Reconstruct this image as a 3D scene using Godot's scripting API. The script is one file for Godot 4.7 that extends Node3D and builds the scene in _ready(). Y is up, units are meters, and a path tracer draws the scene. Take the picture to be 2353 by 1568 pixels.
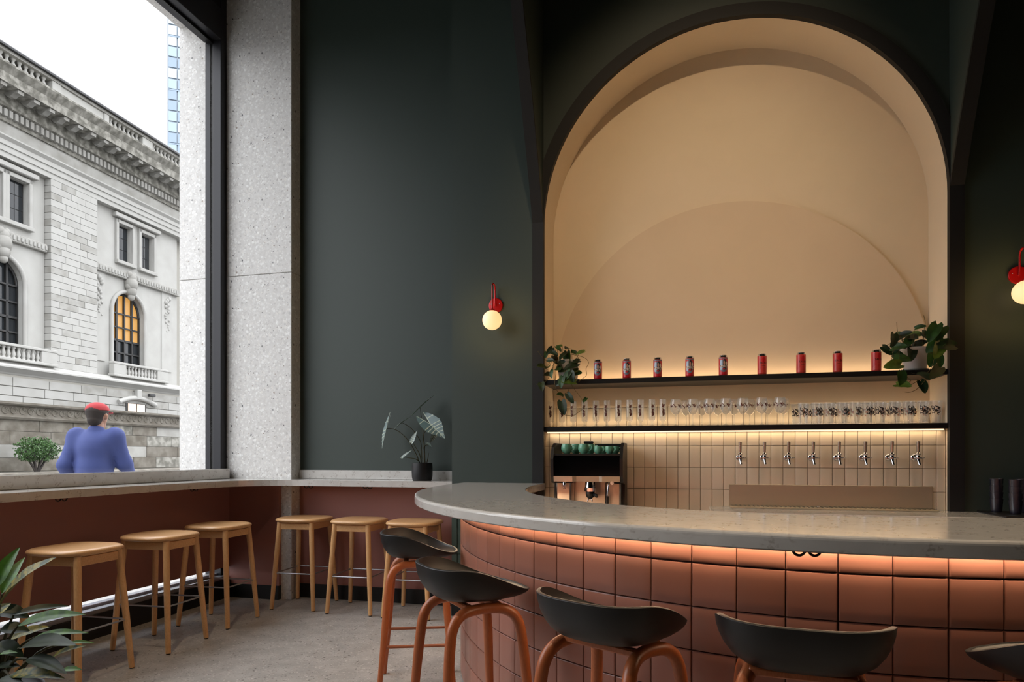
extends Node3D
# A bar room beside a tall street window: y is up, metres, the arch wall lies along x at z = -4.53.

const EYE := 1.15
const WALL_Z := -4.53
var M := {}
var taken := {}
var rng := RandomNumberGenerator.new()


class MB:
	var v := PackedVector3Array()
	var n := PackedVector3Array()
	var uv := PackedVector2Array()
	var ix := PackedInt32Array()

	func tri(a: Vector3, b: Vector3, c: Vector3) -> void:
		var m := (b - a).cross(c - a).normalized()
		var k := v.size()
		for p in [a, b, c]:
			v.append(p)
			n.append(m)
			uv.append(Vector2.ZERO)
		ix.append_array([k, k + 2, k + 1])

	func quad(a: Vector3, b: Vector3, c: Vector3, d: Vector3) -> void:
		var m := (c - a).cross(d - b).normalized()
		var k := v.size()
		for p in [a, b, c, d]:
			v.append(p)
			n.append(m)
			uv.append(Vector2.ZERO)
		ix.append_array([k, k + 2, k + 1, k, k + 3, k + 2])

	# a smooth sheet: f(i, j) for i in 0..nu, j in 0..nv; counter-clockwise in (i, j) is the front unless flip
	func grid(nu: int, nv: int, f: Callable, closed := false, flip := false) -> void:
		var k := v.size()
		var cols := nu if closed else nu + 1
		var rows := nv + 1
		for i in cols:
			for j in rows:
				v.append(f.call(i, j))
				n.append(Vector3.ZERO)
				uv.append(Vector2(float(i) / nu, float(j) / maxi(nv, 1)))
		for i in nu:
			for j in nv:
				var a := k + i * rows + j
				var b := k + ((i + 1) % cols) * rows + j
				var c := b + 1
				var d := a + 1
				var m := (v[c] - v[a]).cross(v[d] - v[b])
				if flip:
					m = -m
				for q in [a, b, c, d]:
					n[q] += m
				if flip:
					ix.append_array([a, b, c, a, c, d])
				else:
					ix.append_array([a, c, b, a, d, c])
		for q in range(k, v.size()):
			n[q] = n[q].normalized() if n[q].length() > 1e-12 else Vector3.UP

	func box(c: Vector3, s: Vector3, ch := 0.0, xf := Transform3D()) -> void:
		var h := s / 2.0
		if ch <= 0.0:
			var p := []
			for i in 8:
				p.append(xf * (c + Vector3(h.x * (1 if i & 1 else -1), h.y * (1 if i & 2 else -1), h.z * (1 if i & 4 else -1))))
			quad(p[4], p[5], p[7], p[6])
			quad(p[1], p[0], p[2], p[3])
			quad(p[5], p[1], p[3], p[7])
			quad(p[0], p[4], p[6], p[2])
			quad(p[6], p[7], p[3], p[2])
			quad(p[0], p[1], p[5], p[4])
			return
		ch = minf(ch, minf(h.x, minf(h.y, h.z)) * 0.9)
		var q := func(sx: float, sy: float, sz: float, ax: int) -> Vector3:
			var e := h - Vector3.ONE * ch
			e[ax] = h[ax]
			return xf * (c + Vector3(sx * e.x, sy * e.y, sz * e.z))
		for s1 in [-1.0, 1.0]:
			var fl: bool = s1 < 0
			_face(q.call(s1, -1, -1, 0), q.call(s1, 1, -1, 0), q.call(s1, 1, 1, 0), q.call(s1, -1, 1, 0), fl)
			_face(q.call(-1, s1, -1, 1), q.call(-1, s1, 1, 1), q.call(1, s1, 1, 1), q.call(1, s1, -1, 1), fl)
			_face(q.call(-1, -1, s1, 2), q.call(1, -1, s1, 2), q.call(1, 1, s1, 2), q.call(-1, 1, s1, 2), fl)
			for s2 in [-1.0, 1.0]:
				var fe: bool = s1 * s2 < 0
				_face(q.call(s1, s2, -1, 0), q.call(s1, s2, -1, 1), q.call(s1, s2, 1, 1), q.call(s1, s2, 1, 0), fe)
				_face(q.call(s1, -1, s2, 2), q.call(s1, -1, s2, 0), q.call(s1, 1, s2, 0), q.call(s1, 1, s2, 2), fe)
				_face(q.call(-1, s1, s2, 1), q.call(-1, s1, s2, 2), q.call(1, s1, s2, 2), q.call(1, s1, s2, 1), fe)
				for s3 in [-1.0, 1.0]:
					var a: Vector3 = q.call(s1, s2, s3, 0)
					var b: Vector3 = q.call(s1, s2, s3, 1)
					var d: Vector3 = q.call(s1, s2, s3, 2)
					if s1 * s2 * s3 > 0:
						tri(a, b, d)
					else:
						tri(a, d, b)

	func _face(a: Vector3, b: Vector3, c: Vector3, d: Vector3, fl: bool) -> void:
		if fl:
			quad(d, c, b, a)
		else:
			quad(a, b, c, d)

	# a turned shape: (radius, height) from the bottom up; a point given twice keeps its edge sharp
	func lathe(prof: Array, seg := 24, xf := Transform3D()) -> void:
		grid(seg, prof.size() - 1, func(i, j):
			var t: float = -TAU * i / seg
			return xf * Vector3(prof[j].x * cos(t), prof[j].y, prof[j].x * sin(t)), true)

	func tube(pts: Array, rad, seg := 10, caps := true) -> void:
		var m := pts.size()
		var fr := []
		var up := Vector3.UP
		for i in m:
			var d: Vector3 = (pts[mini(i + 1, m - 1)] - pts[maxi(i - 1, 0)]).normalized()
			if i == 0 and absf(d.dot(up)) > 0.9:
				up = Vector3.RIGHT
			var x := (up - d * d.dot(up)).normalized()
			fr.append([x, d.cross(x)])
			up = x
		var r := func(i: int) -> float:
			return rad[i] if rad is Array else rad
		grid(seg, m - 1, func(i, j):
			var t: float = TAU * i / seg
			return pts[j] + (fr[j][0] * cos(t) + fr[j][1] * sin(t)) * r.call(j), true)
		if caps:
			for e in [0, m - 1]:
				for i in seg:
					var t0: float = TAU * i / seg
					var t1: float = TAU * (i + 1) / seg
					var a: Vector3 = pts[e] + (fr[e][0] * cos(t0) + fr[e][1] * sin(t0)) * r.call(e)
					var b: Vector3 = pts[e] + (fr[e][0] * cos(t1) + fr[e][1] * sin(t1)) * r.call(e)
					if e == 0:
						tri(pts[e], b, a)
					else:
						tri(pts[e], a, b)

	# a flat outline (counter-clockwise in x, y) given depth from z0 to z1
	func prism(poly: PackedVector2Array, z0: float, z1: float, xf := Transform3D()) -> void:
		if Geometry2D.is_polygon_clockwise(poly):
			poly.reverse()
		var t := Geometry2D.triangulate_polygon(poly)
		for i in range(0, t.size(), 3):
			var a := poly[t[i]]
			var b := poly[t[i + 1]]
			var c := poly[t[i + 2]]
			if (b - a).cross(c - a) < 0:
				var w := b
				b = c
				c = w
			tri(xf * Vector3(a.x, a.y, z1), xf * Vector3(b.x, b.y, z1), xf * Vector3(c.x, c.y, z1))
			tri(xf * Vector3(a.x, a.y, z0), xf * Vector3(c.x, c.y, z0), xf * Vector3(b.x, b.y, z0))
		for i in poly.size():
			var a := poly[i]
			var b := poly[(i + 1) % poly.size()]
			quad(xf * Vector3(a.x, a.y, z0), xf * Vector3(b.x, b.y, z0), xf * Vector3(b.x, b.y, z1), xf * Vector3(a.x, a.y, z1))

	func mesh() -> ArrayMesh:
		var a := []
		a.resize(Mesh.ARRAY_MAX)
		a[Mesh.ARRAY_VERTEX] = v
		a[Mesh.ARRAY_NORMAL] = n
		a[Mesh.ARRAY_TEX_UV] = uv
		a[Mesh.ARRAY_INDEX] = ix
		var m := ArrayMesh.new()
		m.add_surface_from_arrays(Mesh.PRIMITIVE_TRIANGLES, a)
		return m


func numbered(called: String) -> String:
	var k: int = taken.get(called, -1) + 1
	taken[called] = k
	return called if k == 0 else "%s_%03d" % [called, k]


func tag(o: Node3D, label: String, category := "", group := "") -> Node3D:
	o.set_meta("label", label)
	if category:
		o.set_meta("category", category)
	if group:
		o.set_meta("group", group)
	return o


func thing(called: String, label: String, category: String, at := Vector3.ZERO, turn := 0.0, group := "") -> Node3D:
	var o := Node3D.new()
	o.name = numbered(called)
	add_child(o)
	o.position = at
	o.rotation.y = turn
	return tag(o, label, category, group)


func obj(called: String, mesh: Mesh, mat: Material, parent: Node = null, xf := Transform3D()) -> MeshInstance3D:
	var o := MeshInstance3D.new()
	o.name = numbered(called) if parent == null else called
	o.mesh = mesh
	o.material_override = mat
	o.transform = xf
	(self if parent == null else parent).add_child(o, true)
	return o


func struct(called: String, mesh: Mesh, mat: Material, label := "", parent: Node = null, xf := Transform3D()) -> MeshInstance3D:
	var o := obj(called, mesh, mat, parent, xf)
	if parent == null:
		o.set_meta("kind", "structure")
		o.set_meta("label", label)
	return o


func copy(o: Node3D, called: String, label: String, at: Vector3, turn := 0.0) -> Node3D:
	var c: Node3D = o.duplicate()
	c.name = numbered(called)
	add_child(c)
	c.position = at
	c.rotation.y = turn
	c.set_meta("label", label)
	return c


func boxed(c: Vector3, s: Vector3, ch := 0.0) -> ArrayMesh:
	var b := MB.new()
	b.box(c, s, ch)
	return b.mesh()


func tubed(pts: Array, rad, seg := 10) -> ArrayMesh:
	var b := MB.new()
	b.tube(pts, rad, seg)
	return b.mesh()


func turned(prof: Array, seg := 24, xf := Transform3D()) -> ArrayMesh:
	var b := MB.new()
	b.lathe(prof, seg, xf)
	return b.mesh()


func prismed(poly: PackedVector2Array, z0: float, z1: float, xf := Transform3D()) -> ArrayMesh:
	var b := MB.new()
	b.prism(poly, z0, z1, xf)
	return b.mesh()


func curve(pts: Array, per := 6) -> Array:
	# a smooth line through the points
	var out := []
	var m := pts.size()
	for i in m - 1:
		var a: Vector3 = pts[maxi(i - 1, 0)]
		var d: Vector3 = pts[mini(i + 2, m - 1)]
		for k in per:
			out.append(pts[i].cubic_interpolate(pts[i + 1], a, d, float(k) / per))
	out.append(pts[m - 1])
	return out


func mat(c: Color, rough := 0.6, metal := 0.0) -> StandardMaterial3D:
	var m := StandardMaterial3D.new()
	m.albedo_color = c
	m.roughness = rough
	m.metallic = metal
	return m


func textured(img: Image, rough: float, scale: Vector3, world := true, tint := Color.WHITE) -> StandardMaterial3D:
	var m := mat(tint, rough)
	m.albedo_texture = ImageTexture.create_from_image(img)
	m.uv1_triplanar = true
	m.uv1_world_triplanar = world
	m.uv1_scale = scale
	return m


func noise_image(size: int, freq: float, oct: int, sd: int) -> Image:
	var f := FastNoiseLite.new()
	f.seed = sd
	f.noise_type = FastNoiseLite.TYPE_SIMPLEX
	f.frequency = freq
	f.fractal_octaves = oct
	return f.get_seamless_image(size, size)


func blend_noise(size: int, a: Color, b: Color, freq: float, oct: int, sd: int, contrast := 1.0, stretch := Vector2.ONE) -> Image:
	var src := noise_image(size, freq, oct, sd)
	var img := Image.create(size, size, false, Image.FORMAT_RGB8)
	for y in size:
		for x in size:
			var t := src.get_pixel(int(x * stretch.x) % size, int(y * stretch.y) % size).r
			img.set_pixel(x, y, a.lerp(b, clampf((t - 0.5) * contrast + 0.5, 0.0, 1.0)))
	return img


func chips(img: Image, count: int, colors: Array, r0: float, r1: float, sd: int) -> Image:
	# angular stone chips strewn over the picture, wrapped at its edges
	var g := RandomNumberGenerator.new()
	g.seed = sd
	var s := img.get_width()
	for k in count:
		var c := Vector2(g.randf() * s, g.randf() * s)
		var r := lerpf(r0, r1, pow(g.randf(), 2.5))
		var col: Color = colors[g.randi() % colors.size()]
		var al := g.randf_range(0.35, 1.0)
		var ang := g.randf() * TAU
		var sq := g.randf_range(0.45, 1.0)
		var n := int(ceil(r))
		var pw := g.randf_range(1.2, 3.0)
		for y in range(-n, n + 1):
			for x in range(-n, n + 1):
				var p := Vector2(x, y).rotated(ang) / r
				p.y /= sq
				if pow(absf(p.x), pw) + pow(absf(p.y), pw) < 1.0:
					var px := posmod(int(c.x) + x, s)
					var py := posmod(int(c.y) + y, s)
					img.set_pixel(px, py, img.get_pixel(px, py).lerp(col, al))
	return img


# ---------------------------------------------------------------- light levels
const WARM := Color(1.0, 0.875, 0.715)
const SKY := 6.0
const EXPOSURE := 1.0
const LED_BAR := 0.24
const LED_INNER := 1.4
const LED_UP := 0.2
const LED_GLASS := 0.19
const LED_DOWN := 0.12
const GLOBE := 0.12
const GLOBE_GLOW := 1.0
const SPOT := 11.0  # unseen spot on the niche
const DOWN := [6.0, 9.0, 0.3, 0.2]  # strength of each unseen ceiling lamp


func _ready() -> void:
	rng.seed = 7
	# camera: level, turned a little left of the arch wall's normal, lens shifted upwards
	var cam := Camera3D.new()
	cam.name = "camera"
	add_child(cam)
	cam.position = Vector3(0, EYE, 0)
	cam.rotation.y = deg_to_rad(14.6)
	cam.projection = Camera3D.PROJECTION_FRUSTUM
	cam.near = 0.05
	cam.far = 600.0
	cam.size = 0.05 * 1568.0 / 1540.0
	cam.frustum_offset = Vector2(0, 0.05 * 261.0 / 1540.0)
	cam.current = true
	# overcast sky
	var sky := Sky.new()
	var sm := ProceduralSkyMaterial.new()
	sm.sky_top_color = Color(0.955, 0.965, 0.985)
	sm.sky_curve = 0.6
	sm.sky_horizon_color = Color(0.71, 0.715, 0.725)
	sm.ground_horizon_color = Color(0.5, 0.5, 0.5)
	sm.ground_bottom_color = Color(0.35, 0.35, 0.35)
	sky.sky_material = sm
	var env := Environment.new()
	env.background_mode = Environment.BG_SKY
	env.sky = sky
	env.background_energy_multiplier = SKY
	env.tonemap_mode = Environment.TONE_MAPPER_LINEAR
	env.tonemap_exposure = EXPOSURE
	env.sdfgi_enabled = true
	env.ssao_enabled = true
	env.ssil_enabled = true
	var we := WorldEnvironment.new()
	we.name = "environment"
	we.environment = env
	add_child(we)
	make_materials()
	build_room()
	build_niche()
	build_bar()
	build_window_counter()
	build_outside()
	build_stools()
	build_floor_plant()
	build_coffee()
	build_tumblers()
	build_sconces()
	build_taps()
	build_cans()
	build_glasses()
	build_alocasia()
	build_pothos()


# ---------------------------------------------------------------- materials
func make_materials() -> void:
	M.green = mat(Color(0.198, 0.240, 0.216), 0.55)
	M.green_gloss = mat(Color(0.23, 0.285, 0.255), 0.35)
	M.pink = mat(Color(0.62, 0.415, 0.375), 0.5)
	M.black = mat(Color(0.055, 0.053, 0.058), 0.4)
	M.black_matte = mat(Color(0.05, 0.05, 0.055), 0.65)
	M.frame = mat(Color(0.13, 0.13, 0.145), 0.35, 0.4)
	M.silver = mat(Color(0.66, 0.67, 0.69), 0.35, 0.8)
	var pl := blend_noise(256, Color(0.875, 0.80, 0.685), Color(0.888, 0.813, 0.70), 0.01, 3, 5)
	M.plaster = textured(pl, 0.75, Vector3.ONE * 0.7)
	M.plaster_panel = textured(pl, 0.75, Vector3.ONE * 0.7, true, Color(0.965, 0.945, 0.935))
	M.tile_cream = []
	for c in [Color(0.86, 0.80, 0.70), Color(0.845, 0.785, 0.685), Color(0.875, 0.815, 0.72)]:
		M.tile_cream.append(mat(c, 0.13))
	M.grout_cream = mat(Color(0.52, 0.43, 0.33), 0.9)
	M.tile_pink = []
	for c in [Color(0.61, 0.415, 0.355), Color(0.59, 0.40, 0.34), Color(0.63, 0.43, 0.37)]:
		M.tile_pink.append(mat(c, 0.3))
	M.grout_pink = mat(Color(0.36, 0.22, 0.19), 0.9)
	# speckled stone of the column: pale matrix, white and dark chips
	var te := blend_noise(1024, Color(0.80, 0.79, 0.775), Color(0.86, 0.855, 0.845), 0.02, 3, 11)
	chips(te, 5200, [Color(0.91, 0.91, 0.90), Color(0.88, 0.87, 0.85), Color(0.75, 0.74, 0.73), Color(0.94, 0.94, 0.93)], 3.0, 11.0, 3)
	chips(te, 210, [Color(0.40, 0.39, 0.38), Color(0.50, 0.44, 0.38), Color(0.30, 0.30, 0.31)], 2.5, 8.0, 4)
	M.terrazzo = textured(te, 0.55, Vector3.ONE * 0.85)
	# ground concrete with sand and small stones showing
	var co := blend_noise(1024, Color(0.60, 0.59, 0.575), Color(0.69, 0.68, 0.665), 0.006, 5, 21, 1.1)
	chips(co, 9000, [Color(0.50, 0.48, 0.46), Color(0.76, 0.75, 0.73), Color(0.60, 0.57, 0.54), Color(0.80, 0.79, 0.77)], 1.5, 5.0, 7)
	chips(co, 900, [Color(0.20, 0.19, 0.18), Color(0.28, 0.25, 0.22)], 1.5, 5.0, 8)
	M.concrete = textured(co, 0.42, Vector3.ONE * 0.75)
	# quartz worktop: near white with sparse grey and brown freckles
	var qz := blend_noise(1024, Color(0.79, 0.775, 0.755), Color(0.83, 0.82, 0.80), 0.01, 4, 31)
	var spots := noise_image(1024, 0.012, 2, 33)
	var fine := noise_image(1024, 0.06, 3, 34)
	for y in 1024:
		for x in 1024:
			var k := clampf((spots.get_pixel(x, y).r - 0.60) * 5.0, 0.0, 1.0) * clampf((fine.get_pixel(x, y).r - 0.50) * 5.0, 0.0, 1.0)
			if k > 0.0:
				qz.set_pixel(x, y, qz.get_pixel(x, y).lerp(Color(0.52, 0.47, 0.43), k * 0.42))
	M.quartz = textured(qz, 0.11, Vector3.ONE * 0.9)
	M.quartz.metallic_specular = 0.6
	# oak, the grain running along y or along x
	var wd := Image.create(512, 512, false, Image.FORMAT_RGB8)
	var w1 := noise_image(512, 0.008, 3, 41)
	var w2 := noise_image(512, 0.03, 2, 42)
	for y in 512:
		for x in 512:
			var t: float = w1.get_pixel(x, y).r
			var ring := 0.5 + 0.5 * sin(t * 46.0)
			var g2: float = w2.get_pixel((x * 5) % 512, y).r
			wd.set_pixel(x, y, Color(0.87, 0.69, 0.49).lerp(Color(0.78, 0.585, 0.385), ring * 0.5 + (g2 - 0.5) * 0.7))
	M.oak = textured(wd, 0.36, Vector3(6.0, 0.9, 6.0), false)
	M.oak_seat = textured(wd, 0.33, Vector3(0.9, 6.0, 5.0), false)
	M.terracotta_leg = textured(wd, 0.36, Vector3(6.0, 0.9, 6.0), false, Color(0.80, 0.58, 0.50))
	M.terracotta_rod = mat(Color(0.62, 0.37, 0.26), 0.4)
	M.shell = mat(Color(0.065, 0.064, 0.07), 0.45)
	M.chrome = mat(Color(0.80, 0.80, 0.82), 0.09, 1.0)
	M.steel = mat(Color(0.66, 0.64, 0.60), 0.28, 1.0)
	M.brushed = mat(Color(0.80, 0.76, 0.68), 0.5, 1.0)
	M.red = mat(Color(0.66, 0.07, 0.08), 0.28)
	var gl := mat(Color(0.97, 0.985, 0.98, 0.012), 0.0)
	gl.metallic_specular = 0.3
	gl.transparency = BaseMaterial3D.TRANSPARENCY_ALPHA
	M.pane = gl
	var dg := mat(Color(0.95, 0.97, 0.97, 0.10), 0.02)
	dg.transparency = BaseMaterial3D.TRANSPARENCY_ALPHA
	M.drink_glass = dg
	M.pot_black = mat(Color(0.05, 0.05, 0.058), 0.5)
	M.pot_white = mat(Color(0.80, 0.78, 0.76), 0.4)
	M.soil = mat(Color(0.12, 0.085, 0.06), 0.95)
	M.mint = mat(Color(0.42, 0.66, 0.55), 0.12)
	M.cobalt = mat(Color(0.035, 0.035, 0.12), 0.08)
	M.cobalt.clearcoat_enabled = true
	M.stem = mat(Color(0.22, 0.21, 0.10), 0.55)
	M.vine = mat(Color(0.36, 0.30, 0.13), 0.6)


func warm(c: Color, e: float) -> StandardMaterial3D:
	var m := mat(Color(0.9, 0.86, 0.8), 0.5)
	m.emission_enabled = true
	m.emission = c
	m.emission_energy_multiplier = e
	return m


func leaf_material(a: Color, b: Color, sd: int, freq := 0.02, contrast := 3.0) -> StandardMaterial3D:
	var img := blend_noise(128, a, b, freq, 3, sd, contrast)
	var m := textured(img, 0.33, Vector3.ONE * 6.0, false)
	m.roughness = 0.5
	m.backlight_enabled = true
	m.backlight = Color(0.22, 0.26, 0.08)
	return m


func area_light(called: String, at: Vector3, basis: Basis, size: Vector2, color: Color, energy: float, parent: Node = null) -> void:
	var l := AreaLight3D.new()
	l.name = numbered(called) if parent == null else called
	l.area_size = size
	l.area_normalize_energy = true
	l.light_color = color
	l.light_energy = energy
	l.area_range = 12.0
	l.area_attenuation = 2.0
	l.shadow_enabled = true
	(self if parent == null else parent).add_child(l, true)
	l.transform = Transform3D(basis, at)


# ---------------------------------------------------------------- the room
const WIN_X := -3.74          # the glass
const PLANT_Z := -4.826       # wall behind the narrow counter
const RETURN_X := -1.624
const COL_Z := -4.70
const COL_X := -3.031
const ARCH_X := 0.281         # middle of the arch
const ARCH_R := 1.2355
const SPRING := 2.725
const NICHE_Z := -4.884
const TOP := 5.45


func arch_outline(cx: float, y0: float, ys: float, r: float, seg := 48) -> PackedVector2Array:
	var p := PackedVector2Array([Vector2(cx + r, y0)])
	for i in seg + 1:
		var t := PI * i / seg
		p.append(Vector2(cx + r * cos(t), ys + r * sin(t)))
	p.append(Vector2(cx - r, y0))
	return p


func build_room() -> void:
	# ground, ceiling and the walls the picture does not show
	struct("floor", boxed(Vector3(1.6, -0.1, 0.6), Vector3(10.8, 0.2, 12.6)), M.concrete, "grey ground concrete floor with small stones showing")
	struct("ceiling", boxed(Vector3(1.6, TOP + 0.1, 0.6), Vector3(11.6, 0.2, 12.8)), M.green, "dark green ceiling high above the bar")
	struct("wall_right", boxed(Vector3(6.6, TOP / 2, 0.6), Vector3(0.2, TOP, 12.6)), M.green, "dark green wall far right of the bar")
	struct("wall_front", boxed(Vector3(1.5, TOP / 2, 6.8), Vector3(10.4, TOP, 0.2)), M.green, "dark green wall behind the viewer")
	# the wall with the arch: one plate with the opening cut out
	var r := ARCH_R
	var poly := PackedVector2Array([Vector2(RETURN_X, 0), Vector2(ARCH_X - r - 0.004, 0)])
	for i in 65:
		var t := PI - PI * i / 64.0
		poly.append(Vector2(ARCH_X + (r + 0.004) * cos(t), SPRING + (r + 0.004) * sin(t)))
	poly.append_array([Vector2(ARCH_X + r + 0.004, 0), Vector2(6.6, 0), Vector2(6.6, TOP), Vector2(RETURN_X, TOP)])
	struct("wall_back", prismed(poly, WALL_Z - 0.33, WALL_Z), M.green, "dark green wall around the big arched niche")
	# the shorter wall behind the plant, a foot behind the arch wall
	struct("wall_left_back", boxed(Vector3((COL_X - 0.2 + RETURN_X) / 2, TOP / 2, PLANT_Z - 0.24), Vector3(RETURN_X - COL_X + 0.198, TOP, 0.48)), M.green, "green wall behind the potted plant and narrow counter")
	# fins that lean out of the wall from the feet of the arch up to the ceiling, each edged with a black rib
	var lean := [Vector2(-4.532, 2.743), Vector2(-4.40, 3.033), Vector2(-4.171, 3.473), Vector2(-3.925, 3.904), Vector2(-3.643, 4.362), Vector2(-3.30, 4.86), Vector2(-2.86, TOP)]
	for side in [-1, 1]:
		var xo: float = ARCH_X + side * (r + 0.037)
		var web := PackedVector2Array(lean)
		web.append(Vector2(WALL_Z + 0.001, TOP))
		var across := Transform3D(Basis(Vector3(0, 0, 1), Vector3.UP, Vector3(-1, 0, 0)), Vector3(xo, 0, 0))
		var where := "left" if side < 0 else "right"
		struct("wall_fin", prismed(web, -0.036, 0.036, across), M.green, "green fin leaning out of the wall above the %s foot of the arch" % where)
		var rib := PackedVector2Array(lean)
		for k in range(lean.size() - 1, -1, -1):
			var d: Vector2 = (lean[mini(k + 1, lean.size() - 1)] - lean[maxi(k - 1, 0)]).normalized()
			rib.append(lean[k] + Vector2(d.y, -d.x) * 0.02)
		struct("trim_1" if side < 0 else "trim_2", prismed(rib, -0.0375, 0.0375, across), M.black_matte, "black rib rising from the %s foot of the arch" % where)
	# the black band round the arch
	var bnd := PackedVector2Array()
	for i in 65:
		var t := PI * i / 64.0
		bnd.append(Vector2(ARCH_X + (r + 0.075) * cos(t), SPRING + (r + 0.075) * sin(t)))
	bnd.append(Vector2(ARCH_X - r - 0.075, 0.0))
	bnd.append(Vector2(ARCH_X - r + 0.003, 0.0))
	for i in 65:
		var t := PI - PI * i / 64.0
		bnd.append(Vector2(ARCH_X + (r - 0.003) * cos(t), SPRING + (r - 0.003) * sin(t)))
	bnd.append(Vector2(ARCH_X + r - 0.003, 0.0))
	bnd.append(Vector2(ARCH_X + r + 0.075, 0.0))
	struct("trim_3", prismed(bnd, WALL_Z - 0.02, WALL_Z + 0.022), M.black_matte, "black band framing the arched niche")
	# niche: reveal, back and the raised half-round panel
	var outline := arch_outline(ARCH_X, 0.0, SPRING, r, 96)
	var b2 := MB.new()
	b2.grid(outline.size() - 1, 1, func(i, j): return Vector3(outline[i].x, outline[i].y, lerpf(WALL_Z + 0.001, NICHE_Z - 0.05, j)))
	var shellp := arch_outline(ARCH_X, 0.0, SPRING, r + 0.10, 64)
	var innerp := arch_outline(ARCH_X, 0.0, SPRING, r + 0.006, 64)
	innerp.reverse()
	shellp.append_array(innerp)
	b2.prism(shellp, NICHE_Z - 0.05, WALL_Z - 0.331)
	struct("wall_niche_reveal", b2.mesh(), M.plaster, "cream plastered inner edge of the arched niche")
	struct("wall_niche_back", boxed(Vector3(ARCH_X, 2.15, NICHE_Z - 0.06), Vector3(2.6, 4.3, 0.12)), M.plaster, "cream plastered back of the arched niche")
	struct("wall_niche_panel", prismed(arch_outline(ARCH_X + 0.018, 1.5, 1.665, 1.23, 96), NICHE_Z, NICHE_Z + 0.026), M.plaster_panel, "half-round raised cream panel on the niche back")
	# stone column with its outer reveal, and the joint across it
	var cb := MB.new()
	cb.box(Vector3(-3.5585, 1.249, -5.3), Vector3(1.055, 2.694, 1.2), 0.003)
	struct("wall_column", cb.mesh(), M.terrazzo, "lower block of the speckled pale stone column by the window")
	struct("wall_column", boxed(Vector3(-3.5585, 4.2, -5.3), Vector3(1.055, 3.2, 1.2), 0.003), M.terrazzo, "upper block of the speckled pale stone column by the window")
	struct("wall_column", boxed(Vector3(-3.55, 2.75, -5.31), Vector3(1.0, 5.5, 1.1)), M.grout_cream, "mortar joint in the stone column")
	# the street wall: lintel over the window and an unseen wall closed to dim the bar front
	struct("wall_left_unseen", boxed(Vector3(-3.86, 2.8, 3.45), Vector3(0.46, 5.7, 6.7)), M.green, "unseen solid green wall behind the viewer, keeping daylight off the bar front")
	struct("wall_left_lintel", boxed(Vector3(-3.88, 5.16, 0.9), Vector3(0.41, 0.92, 11.4)), M.terrazzo, "pale stone lintel over the street windows")
	struct("wall_left_head", boxed(Vector3(-3.655, 5.1, 0.9), Vector3(0.05, 0.72, 11.3)), M.black_matte, "near black panel above the window head")
	for w in [[-4.70, 0.1, 1]]:
		build_window(w[0], w[1], w[2])
	# pink panels below the counters and black skirtings
	struct("wall_pink_window", boxed(Vector3(-3.605, 0.59, 0.6), Vector3(0.05, 0.69, 10.6)), M.pink, "terracotta pink panel below the window counter")
	struct("wall_pink_column", boxed(Vector3(-3.352, 0.52, -4.686), Vector3(0.456, 0.82, 0.03)), M.pink, "terracotta pink panel on the foot of the column")
	struct("wall_pink_back", boxed(Vector3((COL_X + RETURN_X) / 2, 0.52, PLANT_Z + 0.004), Vector3(RETURN_X - COL_X, 0.82, 0.012)), M.pink, "terracotta pink panel below the narrow back counter")
	struct("baseboard_window", boxed(Vector3(-3.62, 0.075, 0.6), Vector3(0.10, 0.15, 10.6)), M.black, "black skirting under the low window strip")
	struct("baseboard_column", boxed(Vector3(-3.352, 0.055, -4.683), Vector3(0.456, 0.11, 0.045)), M.black, "black skirting at the foot of the column")
	struct("baseboard_back", boxed(Vector3((COL_X + RETURN_X) / 2, 0.055, PLANT_Z + 0.01), Vector3(RETURN_X - COL_X, 0.11, 0.03)), M.black, "black skirting below the narrow back counter")


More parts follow.
